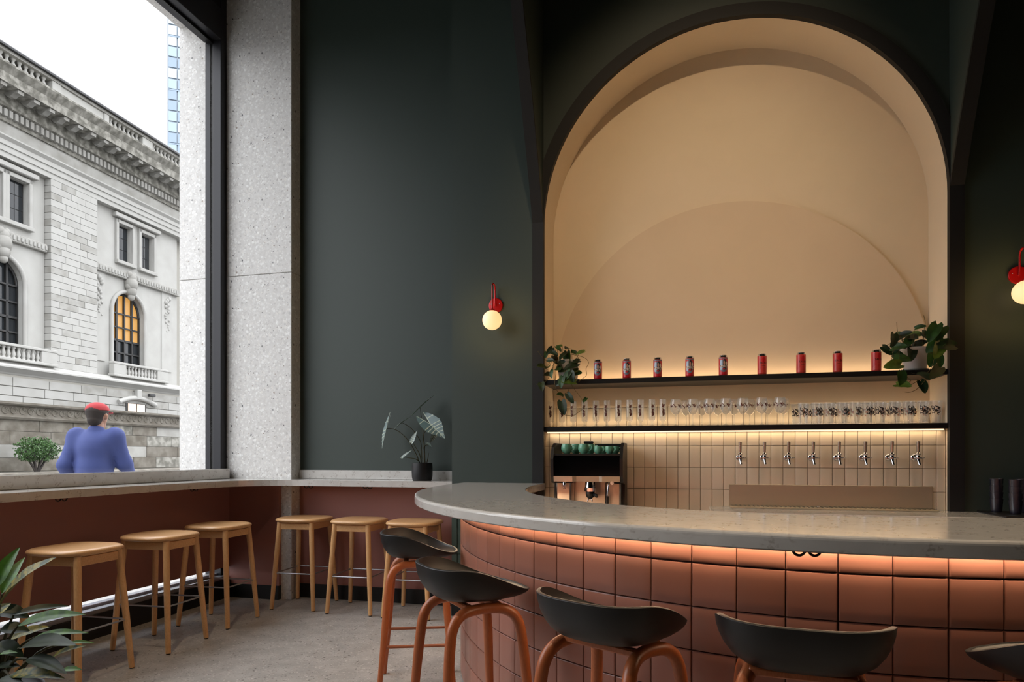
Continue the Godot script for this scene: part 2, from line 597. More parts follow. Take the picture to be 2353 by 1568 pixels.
func build_window(z0: float, z1: float, k: int) -> void:
	# head and sill rails, jambs, the pane, and the low strip of glass under the pink panel
	var ws := ["", "tall street window beside the stone column", "tall street window behind the viewer"]
	var root := Node3D.new()
	root.name = "window_%d" % k
	add_child(root)
	root.set_meta("kind", "structure")
	root.set_meta("label", ws[k])
	var zm := (z0 + z1) / 2
	var len := z1 - z0
	for e in [[z0 + 0.03, 1.0], [z1 - 0.03, -1.0]]:
		obj("jamb", boxed(Vector3(-3.665, 2.44, e[0] + e[1] * 0.004), Vector3(0.075, 4.88, 0.072), 0.003), M.frame, root)
		obj("jamb", boxed(Vector3(-3.718, 2.44, e[0] - e[1] * 0.008), Vector3(0.03, 4.88, 0.045)), M.black, root)
		obj("jamb", boxed(Vector3(-3.765, 2.44, e[0] - e[1] * 0.004), Vector3(0.05, 4.88, 0.055), 0.003), M.frame, root)
	obj("head_rail", boxed(Vector3(-3.665, 4.62, zm), Vector3(0.075, 0.25, len - 0.12), 0.003), M.frame, root)
	obj("head_rail", boxed(Vector3(-3.718, 4.60, zm), Vector3(0.03, 0.25, len - 0.12)), M.black, root)
	obj("head_rail", boxed(Vector3(-3.765, 4.60, zm), Vector3(0.05, 0.21, len - 0.12), 0.003), M.frame, root)
	obj("sill_rail", boxed(Vector3(-3.70, 0.985, zm), Vector3(0.14, 0.05, len - 0.12), 0.003), M.frame, root)
	obj("pane", boxed(Vector3(WIN_X, 2.77, zm), Vector3(0.012, 3.60, len - 0.1)), M.pane, root)
	obj("low_pane", boxed(Vector3(WIN_X, 0.29, zm), Vector3(0.012, 0.34, len - 0.1)), M.pane, root)
	obj("low_sill", boxed(Vector3(-3.66, 0.16, zm), Vector3(0.15, 0.03, len - 0.06), 0.003), M.silver, root)
	obj("low_sill", boxed(Vector3(-3.69, 0.182, zm), Vector3(0.06, 0.022, len - 0.06), 0.003), M.silver, root)
	obj("spandrel", boxed(Vector3(-3.70, 0.71, zm), Vector3(0.13, 0.50, len - 0.02)), M.black_matte, root)


# ---------------------------------------------------------------- bar
const EX := 0.572
const EZ := -4.224
const EA := 2.112
const EB := 2.464
const BAR_TOP := 0.952


func oval(t: float, off: float, y := 0.0) -> Vector3:
	return Vector3(EX + (EA - off) * cos(t), y, EZ + (EB - off) * sin(t))


func sweep_oval(sec: Array, t0: float, t1: float, seg: int, tail := true) -> ArrayMesh:
	# a section of (offset, height) points, clockwise seen along the sweep, carried round the oval and straight back to the wall at both ends
	var b := MB.new()
	var row := func(i: int, s: Vector2) -> Vector3:
		if tail and i == 0:
			var p := oval(t0, s.x, s.y)
			p.z = WALL_Z + 0.002
			return p
		if tail and i == seg + 2:
			var p := oval(t1, s.x, s.y)
			p.z = WALL_Z + 0.002
			return p
		var k := i - 1 if tail else i
		var q := oval(lerpf(t0, t1, float(k) / seg), s.x, s.y)
		q.x = maxf(q.x, RETURN_X + 0.001)
		return q
	var m := seg + 2 if tail else seg
	for k in sec.size():
		var a: Vector2 = sec[k]
		var c: Vector2 = sec[(k + 1) % sec.size()]
		b.grid(m, 1, func(i, j): return row.call(i, a if j == 0 else c))
	for i in [0, m]:
		var c0: Vector3 = row.call(i, sec[0])
		for k in range(1, sec.size() - 1):
			b.tri(c0, row.call(i, sec[k]), row.call(i, sec[k + 1]))
	return b.mesh()


func build_bar() -> void:
	var y := BAR_TOP
	var th := 0.044
	var top := obj("bar_countertop", sweep_oval([Vector2(0.0, y - 0.012), Vector2(0.001, y - 0.0072), Vector2(0.0036, y - 0.0032), Vector2(0.0072, y - 0.001), Vector2(0.012, y), Vector2(0.593, y), Vector2(0.598, y - 0.005), Vector2(0.598, y - th), Vector2(0.004, y - th), Vector2(0.0, y - th + 0.004)], PI, 0.0, 120), M.quartz)
	tag(top, "thick pale quartz counter curving round the bar front", "countertop")
	# body with its skin of square tiles
	var body := thing("bar_counter_base", "curved bar front faced with square terracotta tiles", "bar counter")
	obj("body", sweep_oval([Vector2(0.25, y - th - 0.001), Vector2(0.546, y - th - 0.001), Vector2(0.546, 0.0), Vector2(0.25, 0.0)], PI * 0.985, 0.0, 110), M.grout_pink, body)
	var rows := [0.905, 0.824, 0.691, 0.558, 0.425, 0.292, 0.159, 0.026]
	var arc := []
	var prev := oval(PI, 0.238)
	var len := 0.0
	var anchor := 0.0
	for i in 4001:
		var p := oval(lerpf(PI, 0.15 * PI, i / 4000.0), 0.238)
		len += p.distance_to(prev)
		prev = p
		arc.append([len, p])
		if p.x < 0.403:
			anchor = len
	var pitch := 0.1333
	var shapes := []
	for k in 2:
		shapes.append(tile_mesh(pitch - 0.0035, (0.133 if k == 1 else 0.081) - 0.0035, 0.012, 0.0008))
	var first := int(ceil((0.02 - anchor) / pitch))
	var at := 0
	for c in range(first, 40):
		var s := anchor + (c + 0.5) * pitch
		if s > len - 0.1 or c - first > 46:
			break
		while at < arc.size() - 1 and arc[at][0] < s:
			at += 1
		var p: Vector3 = arc[at][1]
		var d: Vector3 = (arc[mini(at + 3, 4000)][1] - arc[at - 3][1]).normalized()
		var out := Vector3(-d.z, 0, d.x)
		if out.dot(p - Vector3(EX, 0, EZ)) < 0:
			out = -out
		for r in rows.size() - 1:
			var q: Vector3 = p + Vector3.UP * (rows[r] + rows[r + 1]) / 2
			obj("tile", shapes[0 if r == 0 else 1], M.tile_pink[(c * 7 + r * 5 + c * r) % 3], body, Transform3D(Basis(Vector3.UP.cross(out), Vector3.UP, out), q - out * 0.011))
	# green boards on the foot of the pier beside the bar, with a black plinth
	var end := thing("pier_panel", "narrow green boarded panel on the pier under the left tip of the bar", "panel")
	for bd in [[-1.622, -1.581], [-1.577, -1.32]]:
		for vv in [[0.105, 0.439], [0.443, 0.907]]:
			obj("board", boxed(Vector3((bd[0] + bd[1]) / 2, (vv[0] + vv[1]) / 2, WALL_Z + 0.007), Vector3(bd[1] - bd[0], vv[1] - vv[0], 0.012), 0.002), M.green_gloss, end)
	obj("plinth", boxed(Vector3(-1.471, 0.05, WALL_Z + 0.008), Vector3(0.304, 0.10, 0.015)), M.black, end)
	# light strips under the slab: front and inner side
	led_oval("bar_light_strip", "warm light strip under the front edge of the bar", 0.214, 0.97 * PI, 0.2 * PI, 20, LED_BAR)
	led_oval("bar_inner_light_strip", "warm light strip under the inner edge of the bar", 0.577, 0.97 * PI, 0.25 * PI, 12, LED_INNER)
	# the lower work counters inside
	var bc := thing("back_counter", "pale low work counter against the niche tiles", "counter")
	obj("worktop", boxed(Vector3(1.09, 0.793, -4.325), Vector3(1.90, 0.036, 0.40), 0.003), M.quartz, bc)
	obj("worktop_back", boxed(Vector3(0.828, 0.793, -4.5505), Vector3(1.372, 0.0355, 0.053)), M.quartz, bc)
	obj("cabinet", boxed(Vector3(1.09, 0.3875, -4.34), Vector3(1.87, 0.775, 0.37)), M.green, bc)
	var cc := thing("coffee_counter", "lower pale counter under the coffee machine", "counter")
	obj("worktop", boxed(Vector3(-0.405, 0.701, -4.31), Vector3(1.06, 0.036, 0.52), 0.003), M.quartz, cc)
	obj("cabinet", boxed(Vector3(-0.405, 0.3415, -4.33), Vector3(1.04, 0.683, 0.46)), M.green, cc)


func led_oval(called: String, label: String, off: float, t0: float, t1: float, seg: int, energy: float) -> void:
	var y := BAR_TOP - 0.044
	var t := thing(called, label, "light strip")
	obj("led_strip", sweep_oval([Vector2(off, y), Vector2(off + 0.012, y), Vector2(off + 0.012, y - 0.006), Vector2(off, y - 0.006)], t0, t1, 90, false), warm(WARM, 2.0), t)
	for i in seg:
		var a := oval(lerpf(t0, t1, float(i) / seg), off + 0.006, y - 0.008)
		var b := oval(lerpf(t0, t1, float(i + 1) / seg), off + 0.006, y - 0.008)
		var x := (b - a).normalized()
		# an area light shines along its own -z
		area_light("led_light", (a + b) / 2, Basis(x, Vector3.UP.cross(x), Vector3.UP), Vector2(a.distance_to(b), 0.012), WARM, energy * a.distance_to(b), t)


func tile_mesh(w: float, h: float, d: float, bulge: float) -> ArrayMesh:
	# a glazed tile: face softly domed, edges rounded off
	var b := MB.new()
	var xs := [-0.5, -0.47, -0.25, 0.25, 0.47, 0.5]
	var e := minf(0.0035, w * 0.03)
	var f := func(i, j):
		var x: float = xs[i] * w
		var y: float = xs[j] * h
		if i == 1 or i == 4:
			x = signf(x) * (w / 2 - e)
		if j == 1 or j == 4:
			y = signf(y) * (h / 2 - e)
		var z: float = d - bulge * (xs[i] * xs[i] + xs[j] * xs[j])
		if i == 0 or i == 5 or j == 0 or j == 5:
			z -= e * 0.9
		return Vector3(x, y, z)
	b.grid(5, 5, f)
	for k in 4:
		var c := [Vector3(-w / 2, -h / 2, 0), Vector3(w / 2, -h / 2, 0), Vector3(w / 2, h / 2, 0), Vector3(-w / 2, h / 2, 0)]
		var p: Vector3 = c[k]
		var q: Vector3 = c[(k + 1) % 4]
		b.quad(p, q, q + Vector3.BACK * (d - 0.0034), p + Vector3.BACK * (d - 0.0034))
	return b.mesh()


func build_niche() -> void:
	var xl := ARCH_X - ARCH_R
	var xr := ARCH_X + ARCH_R
	# tiled wall below the lower shelf, standing well forward, and the tiled back between the shelves
	var low := struct("wall_tiled_low", boxed(Vector3(ARCH_X, 0.80, -4.73), Vector3(2.469, 1.01, 0.29)), M.grout_cream, "cream tiled wall below the lower shelf")
	var mid := struct("wall_tiled_mid", boxed(Vector3(ARCH_X, 1.486, NICHE_Z + 0.008), Vector3(2.469, 0.30, 0.014)), M.grout_cream, "cream tiled wall between the two shelves")
	var px := 0.0724
	var cache := {}
	for band in [[low, -4.585, [0.543, 0.635, 0.779, 0.922, 1.065, 1.207, 1.3045]], [mid, NICHE_Z + 0.015, [1.341, 1.487, 1.6295]]]:
		for k in range(-20, 22):
			var a: float = maxf(-0.0554 + k * px, xl + 0.002)
			var c: float = minf(-0.0554 + (k + 1) * px, xr - 0.002)
			if c - a < 0.012:
				continue
			var ys: Array = band[2]
			for j in ys.size() - 1:
				var key := "%.3f_%.3f" % [c - a, ys[j + 1] - ys[j]]
				if not cache.has(key):
					cache[key] = tile_mesh(c - a - 0.0025, ys[j + 1] - ys[j] - 0.0025, 0.008, 0.0009)
				var tl := Transform3D(Basis(Vector3.UP, rng.randf_range(-0.003, 0.003)) * Basis(Vector3.RIGHT, rng.randf_range(-0.003, 0.003)), Vector3((a + c) / 2, (ys[j] + ys[j + 1]) / 2, band[1]))
				obj("tile", cache[key], M.tile_cream[rng.randi() % 3], band[0], tl)
	# shelves
	for s in [["upper_shelf", "long black shelf of cans and pothos plants, upper one in the niche", 1.6622, 0.032], ["lower_shelf", "long black shelf of beer glasses, lower one in the niche", 1.3396, 0.0335]]:
		var o := obj(s[0], boxed(Vector3(ARCH_X, s[2] - s[3] / 2, (-4.533 + NICHE_Z) / 2 + 0.012), Vector3(2.467, s[3], -4.533 - NICHE_Z - 0.02), 0.002), M.black)
		tag(o, s[1], "shelf")
	# light strips: at the back of both shelves shining up, under the lower shelf shining down
	for s in [["upper_shelf_light", "warm light strip at the back of the upper shelf", Vector3(ARCH_X, 1.668, NICHE_Z + 0.075), Basis(Vector3.RIGHT, PI / 2), LED_UP], ["glass_shelf_light", "warm light strip behind the glasses on the lower shelf", Vector3(ARCH_X, 1.3455, NICHE_Z + 0.07), Basis(Vector3.RIGHT, PI / 2), LED_GLASS], ["under_shelf_light", "warm light strip under the lower shelf", Vector3(ARCH_X, 1.3015, -4.557), Basis(Vector3.RIGHT, -PI / 2), LED_DOWN]]:
		var t := thing(s[0], s[1], "light strip", s[2])
		obj("led_strip", boxed(Vector3.ZERO, Vector3(2.43, 0.008, 0.011)), warm(WARM, 1.6), t)
		area_light("led_light", s[3] * Vector3(0, 0, -0.007), s[3], Vector2(2.41, 0.011), WARM, s[4], t)


# ---------------------------------------------------------------- window counter
func build_window_counter() -> void:
	# an L of narrow quartz: along the window, round the corner by the column, along the back wall
	var yt := 0.955
	var th := 0.045
	var out := [Vector2(-3.30, 5.9), Vector2(-3.30, -4.12)]
	for i in 13:
		var a := PI + PI / 2 * i / 12.0
		out.append(Vector2(-2.87 + 0.43 * cos(a), -4.12 - 0.43 * -sin(a)))
	out.append(Vector2(RETURN_X - 0.003, -4.55))
	var poly := PackedVector2Array(out)
	poly.append_array([Vector2(RETURN_X - 0.003, PLANT_Z + 0.002), Vector2(COL_X + 0.003, PLANT_Z + 0.002), Vector2(COL_X + 0.003, COL_Z + 0.002), Vector2(-3.58, COL_Z + 0.002), Vector2(-3.58, 5.9)])
	# drawn in (x, -z) so that the prism stands upright
	var flat := PackedVector2Array()
	for p in poly:
		flat.append(Vector2(p.x, -p.y))
	var xf := Transform3D(Basis(Vector3.RIGHT, Vector3(0, 0, -1), Vector3.UP), Vector3.ZERO)
	tag(obj("window_countertop", prismed(flat, yt - th, yt, xf), M.quartz), "narrow pale quartz counter along the window and round the column", "countertop")
	tag(obj("window_upstand", boxed(Vector3(-3.60, 0.996, 0.6), Vector3(0.045, 0.08, 10.55), 0.003), M.quartz), "pale quartz upstand on the counter below the window glass", "upstand")
	tag(obj("back_upstand", boxed(Vector3((COL_X + RETURN_X) / 2, 0.991, PLANT_Z + 0.013), Vector3(RETURN_X - COL_X - 0.01, 0.07, 0.022), 0.002), M.quartz), "pale quartz upstand behind the potted plant", "upstand")
	# double coat hooks
	var hk := []
	for s in [-1.0, 1.0]:
		pass
	var line := [Vector3(-0.042, -0.001, 0), Vector3(-0.036, -0.006, 0), Vector3(-0.029, -0.016, 0), Vector3(-0.019, -0.0195, 0), Vector3(-0.010, -0.016, 0), Vector3(-0.003, -0.007, 0), Vector3(0, -0.005, 0), Vector3(0.003, -0.007, 0), Vector3(0.010, -0.016, 0), Vector3(0.019, -0.0195, 0), Vector3(0.029, -0.016, 0), Vector3(0.036, -0.006, 0), Vector3(0.042, -0.001, 0)]
	var hook_mesh := tubed(curve(line, 3), 0.0036, 8)
	var plate := boxed(Vector3(0, -0.002, 0), Vector3(0.03, 0.004, 0.026), 0.001)
	var under := "under the window counter"
	for h in [[Vector3(-3.37, 0.91, -2.98), PI / 2, "black double hook %s, left of the first oak stool" % under], [Vector3(-3.37, 0.91, -4.02), PI / 2, "black double hook %s, above the third oak stool" % under], [Vector3(-2.83, 0.91, -4.62), 0.0, "black double hook under the back counter, nearer the column"], [Vector3(-2.33, 0.91, -4.62), 0.0, "black double hook under the back counter, nearer the potted plant"], [oval(1.705, 0.088, 0.908), 0.12, "black double hook under the bar front, above the fourth black stool"], [oval(1.43, 0.088, 0.908), -0.12, "black double hook under the bar at the right edge"]]:
		var t := thing("coat_hook", h[2], "hook", h[0], h[1], "double hooks under the counters")
		obj("hook", hook_mesh, M.black, t)
		obj("mount_plate", plate, M.black, t)


# ---------------------------------------------------------------- oak stools
func make_oak_stool(label: String) -> Node3D:
	var t := thing("oak_stool", label, "stool", Vector3.ZERO, 0.0, "oak stools at the window and back counters")
	# seat: a rounded square, softly hollowed, edge thinned to below
	var b := MB.new()
	var sup := func(a: float, r: float) -> Vector2:
		var c := cos(a)
		var s := sin(a)
		var e := 2.0 / 3.2
		return Vector2(signf(c) * pow(absf(c), e) * r, signf(s) * pow(absf(s), e) * r)
	var prof := [Vector2(0.001, 0.640), Vector2(0.15, 0.640), Vector2(0.178, 0.644), Vector2(0.191, 0.653), Vector2(0.192, 0.660), Vector2(0.187, 0.668), Vector2(0.172, 0.674), Vector2(0.14, 0.673), Vector2(0.08, 0.670), Vector2(0.001, 0.669)]
	b.grid(48, prof.size() - 1, func(i, j):
		var p: Vector2 = sup.call(-TAU * i / 48.0, prof[j].x)
		return Vector3(p.x, prof[j].y, p.y * 0.97), true)
	obj("seat", b.mesh(), M.oak_seat, t)
	for sx in [-1, 1]:
		for sz in [-1, 1]:
			obj("leg", tubed([Vector3(sx * 0.128, 0.645, sz * 0.14), Vector3(sx * 0.150, 0.3, sz * 0.166), Vector3(sx * 0.168, 0.006, sz * 0.187)], [0.0185, 0.0175, 0.0145], 14), M.oak, t)
			obj("glide", tubed([Vector3(sx * 0.168, 0.0, sz * 0.187), Vector3(sx * 0.168, 0.006, sz * 0.187)], 0.012, 12), M.black, t)
	for s in [-1, 1]:
		obj("apron", boxed(Vector3(0, 0.615, s * 0.142), Vector3(0.24, 0.045, 0.016), 0.002), M.oak_seat, t)
		obj("apron", boxed(Vector3(s * 0.130, 0.615, 0), Vector3(0.016, 0.045, 0.268), 0.002), M.oak_seat, t)
		obj("footrest", tubed([Vector3(-0.15, 0.268, s * 0.168), Vector3(0.15, 0.268, s * 0.168)], 0.005, 8), M.silver, t)
		obj("footrest", tubed([Vector3(s * 0.152, 0.268, -0.166), Vector3(s * 0.152, 0.268, 0.166)], 0.005, 8), M.silver, t)
	return t


# ---------------------------------------------------------------- black shell bar stools
func make_shell_stool(label: String) -> Node3D:
	# faces -z; the raised back is at +z
	var t := thing("shell_stool", label, "stool", Vector3.ZERO, 0.0, "black shell stools along the bar")
	var rim := func(a: float) -> Vector3:
		# a runs round from the back (0); the edge stays high along the back and sides and drops to the front lip
		var s := sin(a)
		var c := cos(a)
		var x := signf(s) * pow(absf(s), 0.70) * 0.19
		var z := signf(c) * pow(absf(c), 0.82) * (0.172 if c > 0 else 0.19)
		x *= 1.0 - 0.08 * clampf(-z / 0.2, 0.0, 1.0)
		return Vector3(x, 0.012 + 0.095 * smoothstep(-0.21, 0.10, z), z)
	var surf := func(a: float, r: float, off: float) -> Vector3:
		# a flat bottom that turns up into steep walls
		var e: Vector3 = rim.call(a)
		var u := clampf((r - 0.5) / 0.5, 0.0, 1.0) * PI / 2
		var g := r / 0.5 * 0.60 if r < 0.5 else 0.60 + 0.40 * sin(u)
		var p := Vector3(e.x * g, e.y * (1.0 - cos(u)) + 0.006 * r, e.z * g)
		var dn := cos(u)
		return p + Vector3(0, -off * (0.25 + 0.75 * dn), 0) + Vector3(e.x, 0, e.z).normalized() * off * (1.0 - 0.6 * dn) * minf(1.0, r * 1.5)
	var b := MB.new()
	var n := 72
	var rs := [0.02, 0.25, 0.42, 0.5, 0.6, 0.7, 0.79, 0.87, 0.94, 1.0]
	b.grid(n, rs.size() - 1, func(i, j): return surf.call(TAU * i / n, rs[j], 0.0) + Vector3(0, 0.655, 0), true, true)
	b.grid(n, rs.size() - 1, func(i, j): return surf.call(TAU * i / n, rs[j], 0.011) + Vector3(0, 0.655, 0), true, false)
	b.grid(n, 4, func(i, j):
		var p: Vector3 = surf.call(TAU * i / n, 1.0, 0.0)
		var q: Vector3 = surf.call(TAU * i / n, 1.0, 0.011)
		var m := (p + q) / 2 + Vector3(p.x, 0, p.z).normalized() * 0.004 + Vector3(0, 0.001, 0)
		return p.bezier_interpolate(p.lerp(m, 0.9), q.lerp(m, 0.9), q, j / 4.0) + Vector3(0, 0.655, 0), true, true)
	obj("shell", b.mesh(), M.shell, t)
	# two bent legs pairs: each side one hoop from front foot to back foot
	for s in [-1.0, 1.0]:
		var pts := curve([Vector3(s * 0.188, 0.004, -0.178), Vector3(s * 0.168, 0.25, -0.155), Vector3(s * 0.146, 0.50, -0.135), Vector3(s * 0.138, 0.578, -0.118), Vector3(s * 0.128, 0.612, -0.082), Vector3(s * 0.118, 0.621, -0.03), Vector3(s * 0.118, 0.621, 0.03), Vector3(s * 0.128, 0.612, 0.082), Vector3(s * 0.138, 0.578, 0.118), Vector3(s * 0.146, 0.50, 0.135), Vector3(s * 0.168, 0.25, 0.155), Vector3(s * 0.188, 0.004, 0.178)], 5)
		var rad := []
		for k in pts.size():
			rad.append(lerpf(0.0125, 0.0185, smoothstep(0.0, 0.5, pts[k].y)))
		obj("leg_hoop", tubed(pts, rad, 14), M.terracotta_leg, t)
		obj("seat_bearer", boxed(Vector3(0, 0.629, s * 0.055), Vector3(0.24, 0.02, 0.026), 0.004), M.terracotta_leg, t)
		for z in [-0.178, 0.178]:
			obj("glide", tubed([Vector3(s * 0.188, 0.0, z), Vector3(s * 0.188, 0.005, z)], 0.0115, 10), M.black, t)
	var yr := 0.24
	for s in [-1.0, 1.0]:
		obj("footrest", tubed([Vector3(-0.167, yr, s * 0.156), Vector3(0.167, yr, s * 0.156)], 0.0075, 10), M.terracotta_rod, t)
		obj("footrest", tubed([Vector3(s * 0.168, yr, -0.156), Vector3(s * 0.168, yr, 0.156)], 0.0075, 10), M.terracotta_rod, t)
	return t


func build_stools() -> void:
	var first := make_oak_stool("oak stool at the window counter behind the leafy floor plant")
	first.position = Vector3(-3.07, 0, -2.80)
	first.rotation.y = PI / 2 + 0.03
	for s in [[Vector3(-3.08, 0, -3.39), PI / 2 + 0.05, "middle oak stool of three at the window counter"], [Vector3(-3.115, 0, -3.955), PI / 2 + 0.04, "oak stool at the window counter nearest the column"], [Vector3(-2.82, 0, -4.555), 0.05, "oak stool in front of the column foot at the back counter"], [Vector3(-2.35, 0, -4.535), 0.04, "middle oak stool of three at the back counter"], [Vector3(-1.905, 0, -4.525), 0.03, "oak stool at the back counter beside the bar end"]]:
		copy(first, "oak_stool", s[2], s[0], s[1])
	var b := make_shell_stool("black shell stool furthest back, beside the last oak stool")
	b.position = Vector3(-1.30, 0, -3.12)
	b.rotation.y = -1.2
	for s in [[Vector3(-0.75, 0, -2.285), -0.85, "black shell stool at the bar with its reddish hoop leg fully shown"], [Vector3(-0.205, 0, -1.885), -0.5, "black shell stool in the middle of the bar, third from the left"], [Vector3(0.27, 0, -1.755), -0.1, "black shell stool seen from behind, second from the right edge"], [Vector3(0.85, 0, -1.77), 0.6, "black shell stool cut off by the right edge of the picture"]]:
		copy(b, "shell_stool", s[2], s[0], s[1])


# ---------------------------------------------------------------- on the shelves
func bent_text(words: String, size: float, radius: float, y: float, turn: float) -> ArrayMesh:
	# lettering wrapped round a can
	var f := SystemFont.new()
	f.font_names = PackedStringArray(["Droid Sans"])
	f.font_weight = 700
	var tm := TextMesh.new()
	tm.font = f
	tm.text = words
	tm.font_size = 32
	tm.pixel_size = size / 32.0
	tm.depth = 0.0
	tm.curve_step = 2.0
	var src := tm.get_mesh_arrays()
	var a := []
	a.resize(Mesh.ARRAY_MAX)
	var vv: PackedVector3Array = src[Mesh.ARRAY_VERTEX]
	var nn := PackedVector3Array()
	for k in vv.size():
		var p := vv[k]
		var an := p.x / radius + turn
		vv[k] = Vector3(sin(an) * radius, y + p.y, cos(an) * radius)
		nn.append(Vector3(sin(an), 0, cos(an)))
	a[Mesh.ARRAY_VERTEX] = vv
	a[Mesh.ARRAY_NORMAL] = nn
	a[Mesh.ARRAY_INDEX] = src[Mesh.ARRAY_INDEX]
	var m := ArrayMesh.new()
	m.add_surface_from_arrays(Mesh.PRIMITIVE_TRIANGLES, a)
	return m


func patch(radius: float, a0: float, a1: float, outline: Callable, seg := 14) -> ArrayMesh:
	# a printed patch lying on a cylinder: outline(t) gives the lower and upper height at angle share t
	var b := MB.new()
	b.grid(seg, 1, func(i, j):
		var t := float(i) / seg
		var e: Vector2 = outline.call(t)
		var an := lerpf(a0, a1, t)
		return Vector3(sin(an) * radius, e.x if j == 0 else e.y, cos(an) * radius))
	return b.mesh()


func oval_patch(radius: float, mid: float, half: float, y: float, hy: float) -> ArrayMesh:
	return patch(radius, mid - half, mid + half, func(t):
		var k := sqrt(maxf(0.0, 1.0 - pow(t * 2 - 1, 2))) * hy
		return Vector2(y - k, y + k))


func build_cans() -> void:
	var r := 0.0325
	var wall := turned([Vector2(0.0, 0.004), Vector2(0.024, 0.004), Vector2(0.0255, 0.0), Vector2(0.0255, 0.0), Vector2(0.0275, 0.002), Vector2(r, 0.012), Vector2(r, 0.012), Vector2(r, 0.138), Vector2(r, 0.138), Vector2(r - 0.0003, 0.139)], 28)
	var lid := turned([Vector2(r - 0.0002, 0.138), Vector2(0.0275, 0.149), Vector2(0.0262, 0.152), Vector2(0.0262, 0.152), Vector2(0.0275, 0.154), Vector2(0.0268, 0.156), Vector2(0.0255, 0.1555), Vector2(0.0245, 0.151), Vector2(0.0, 0.151)], 28)
	var pr := r + 0.0004
	var portrait := [Color(0.42, 0.46, 0.53), Color(0.66, 0.75, 0.85), Color(0.16, 0.15, 0.17), Color(0.72, 0.55, 0.48)]
	var coral := mat(Color(0.74, 0.20, 0.20), 0.3)
	var crimson := mat(Color(0.76, 0.13, 0.18), 0.3)
	var scarlet := mat(Color(0.80, 0.27, 0.24), 0.3)
	var ink := mat(Color(0.04, 0.035, 0.05), 0.4)
	var grey := mat(portrait[0], 0.4)
	var sky := mat(portrait[1], 0.4)
	var dark := mat(portrait[2], 0.4)
	var skin := mat(portrait[3], 0.4)
	var pale := mat(Color(0.86, 0.82, 0.80), 0.4)
	var xs := [-0.588, -0.393, -0.188, 0.020, 0.232, 0.472, 0.706, 0.920, 1.140]
	var proto := []
	var where := ["first can on the left, beside the left pothos", "second can from the left", "third can from the left", "fourth can from the left", "last can with an oval picture, fifth from the left"]
	var where2 := ["first all-coral can from the left, near the shelf middle", "second all-coral can from the left", "third all-coral can from the left", "last can on the right, beside the right pothos"]
	for k in 9:
		var left := k < 5
		var t: Node3D
		var label: String = ("red and grey-blue drink can, " + where[k]) if left else ("coral red drink can, " + where2[k - 5])
		var at := Vector3(xs[k], 1.6622, -4.598)
		if k == 0 or k == 5:
			t = thing("drink_can", label, "can", at, 0.0, "drink cans on the upper shelf")
			t.scale = Vector3.ONE * 0.88
			obj("can_wall", wall, crimson if left else scarlet, t)
			obj("lid", lid, M.chrome, t)
			if left:
				obj("picture", oval_patch(pr, 0.0, 0.95, 0.077, 0.048), grey, t)
				obj("picture", patch(pr + 0.0003, -0.85, -0.25, func(u): return Vector2(0.045, 0.118) if u > 0.1 and u < 0.95 else Vector2(0.06, 0.10)), sky, t)
				obj("picture", oval_patch(pr + 0.0005, 0.22, 0.42, 0.085, 0.040), dark, t)
				obj("picture", oval_patch(pr + 0.0007, 0.10, 0.2, 0.096, 0.017), skin, t)
				obj("picture", oval_patch(pr + 0.0007, 0.62, 0.22, 0.094, 0.012), pale, t)
				obj("brand_backing", patch(pr + 0.0009, -0.92, 0.92, func(u): return Vector2(0.063, 0.081)), pale, t)
				obj("brand_name", bent_text("TALEA", 0.0205, pr + 0.0013, 0.0715, 0.0), ink, t)
				obj("flavour_mark", patch(pr + 0.0009, -0.28, 0.3, func(u): return Vector2(0.048, 0.057)), coral, t)
				obj("top_band", patch(pr, -1.2, 1.2, func(u): return Vector2(0.128, 0.136)), grey, t)
			else:
				obj("dark_red_band", patch(pr, -1.35, -0.35, func(u): return Vector2(0.02 + 0.03 * u, 0.136)), coral, t)  # darker red bands over the can wall
				obj("dark_red_band", oval_patch(pr, 0.35, 0.5, 0.108, 0.022), crimson, t)
				obj("brand_name", bent_text("TALEA", 0.0185, pr + 0.0006, 0.087, 0.18), ink, t)
				obj("flavour_mark", patch(pr + 0.0003, -0.15, 0.55, func(u): return Vector2(0.066, 0.0685)), ink, t)
				for q in 3:
					obj("small_print", patch(pr + 0.0003, -0.05, 0.5, func(u): return Vector2(0.030 + q * 0.009, 0.0325 + q * 0.009)), crimson, t)
			proto.append(t)
		else:
			copy(proto[0 if left else 1], "drink_can", label, at, rng.randf_range(-0.12, 0.12))


func glass_wall(outer: Array, thick: float, floor_y: float, seg := 24) -> ArrayMesh:
	# outside upwards, then the inside back down to its floor
	var p := outer.duplicate()
	for k in range(outer.size() - 1, -1, -1):
		var q: Vector2 = outer[k]
		if q.y <= floor_y:
			break
		p.append(Vector2(maxf(q.x - thick, 0.001), q.y - (0.0 if k < outer.size() - 1 else 0.0005)))
	p.append(Vector2(maxf(p[p.size() - 1].x * 0.8, 0.001), floor_y + 0.001))
	p.append(Vector2(0.0005, floor_y))
	return turned(p, seg)


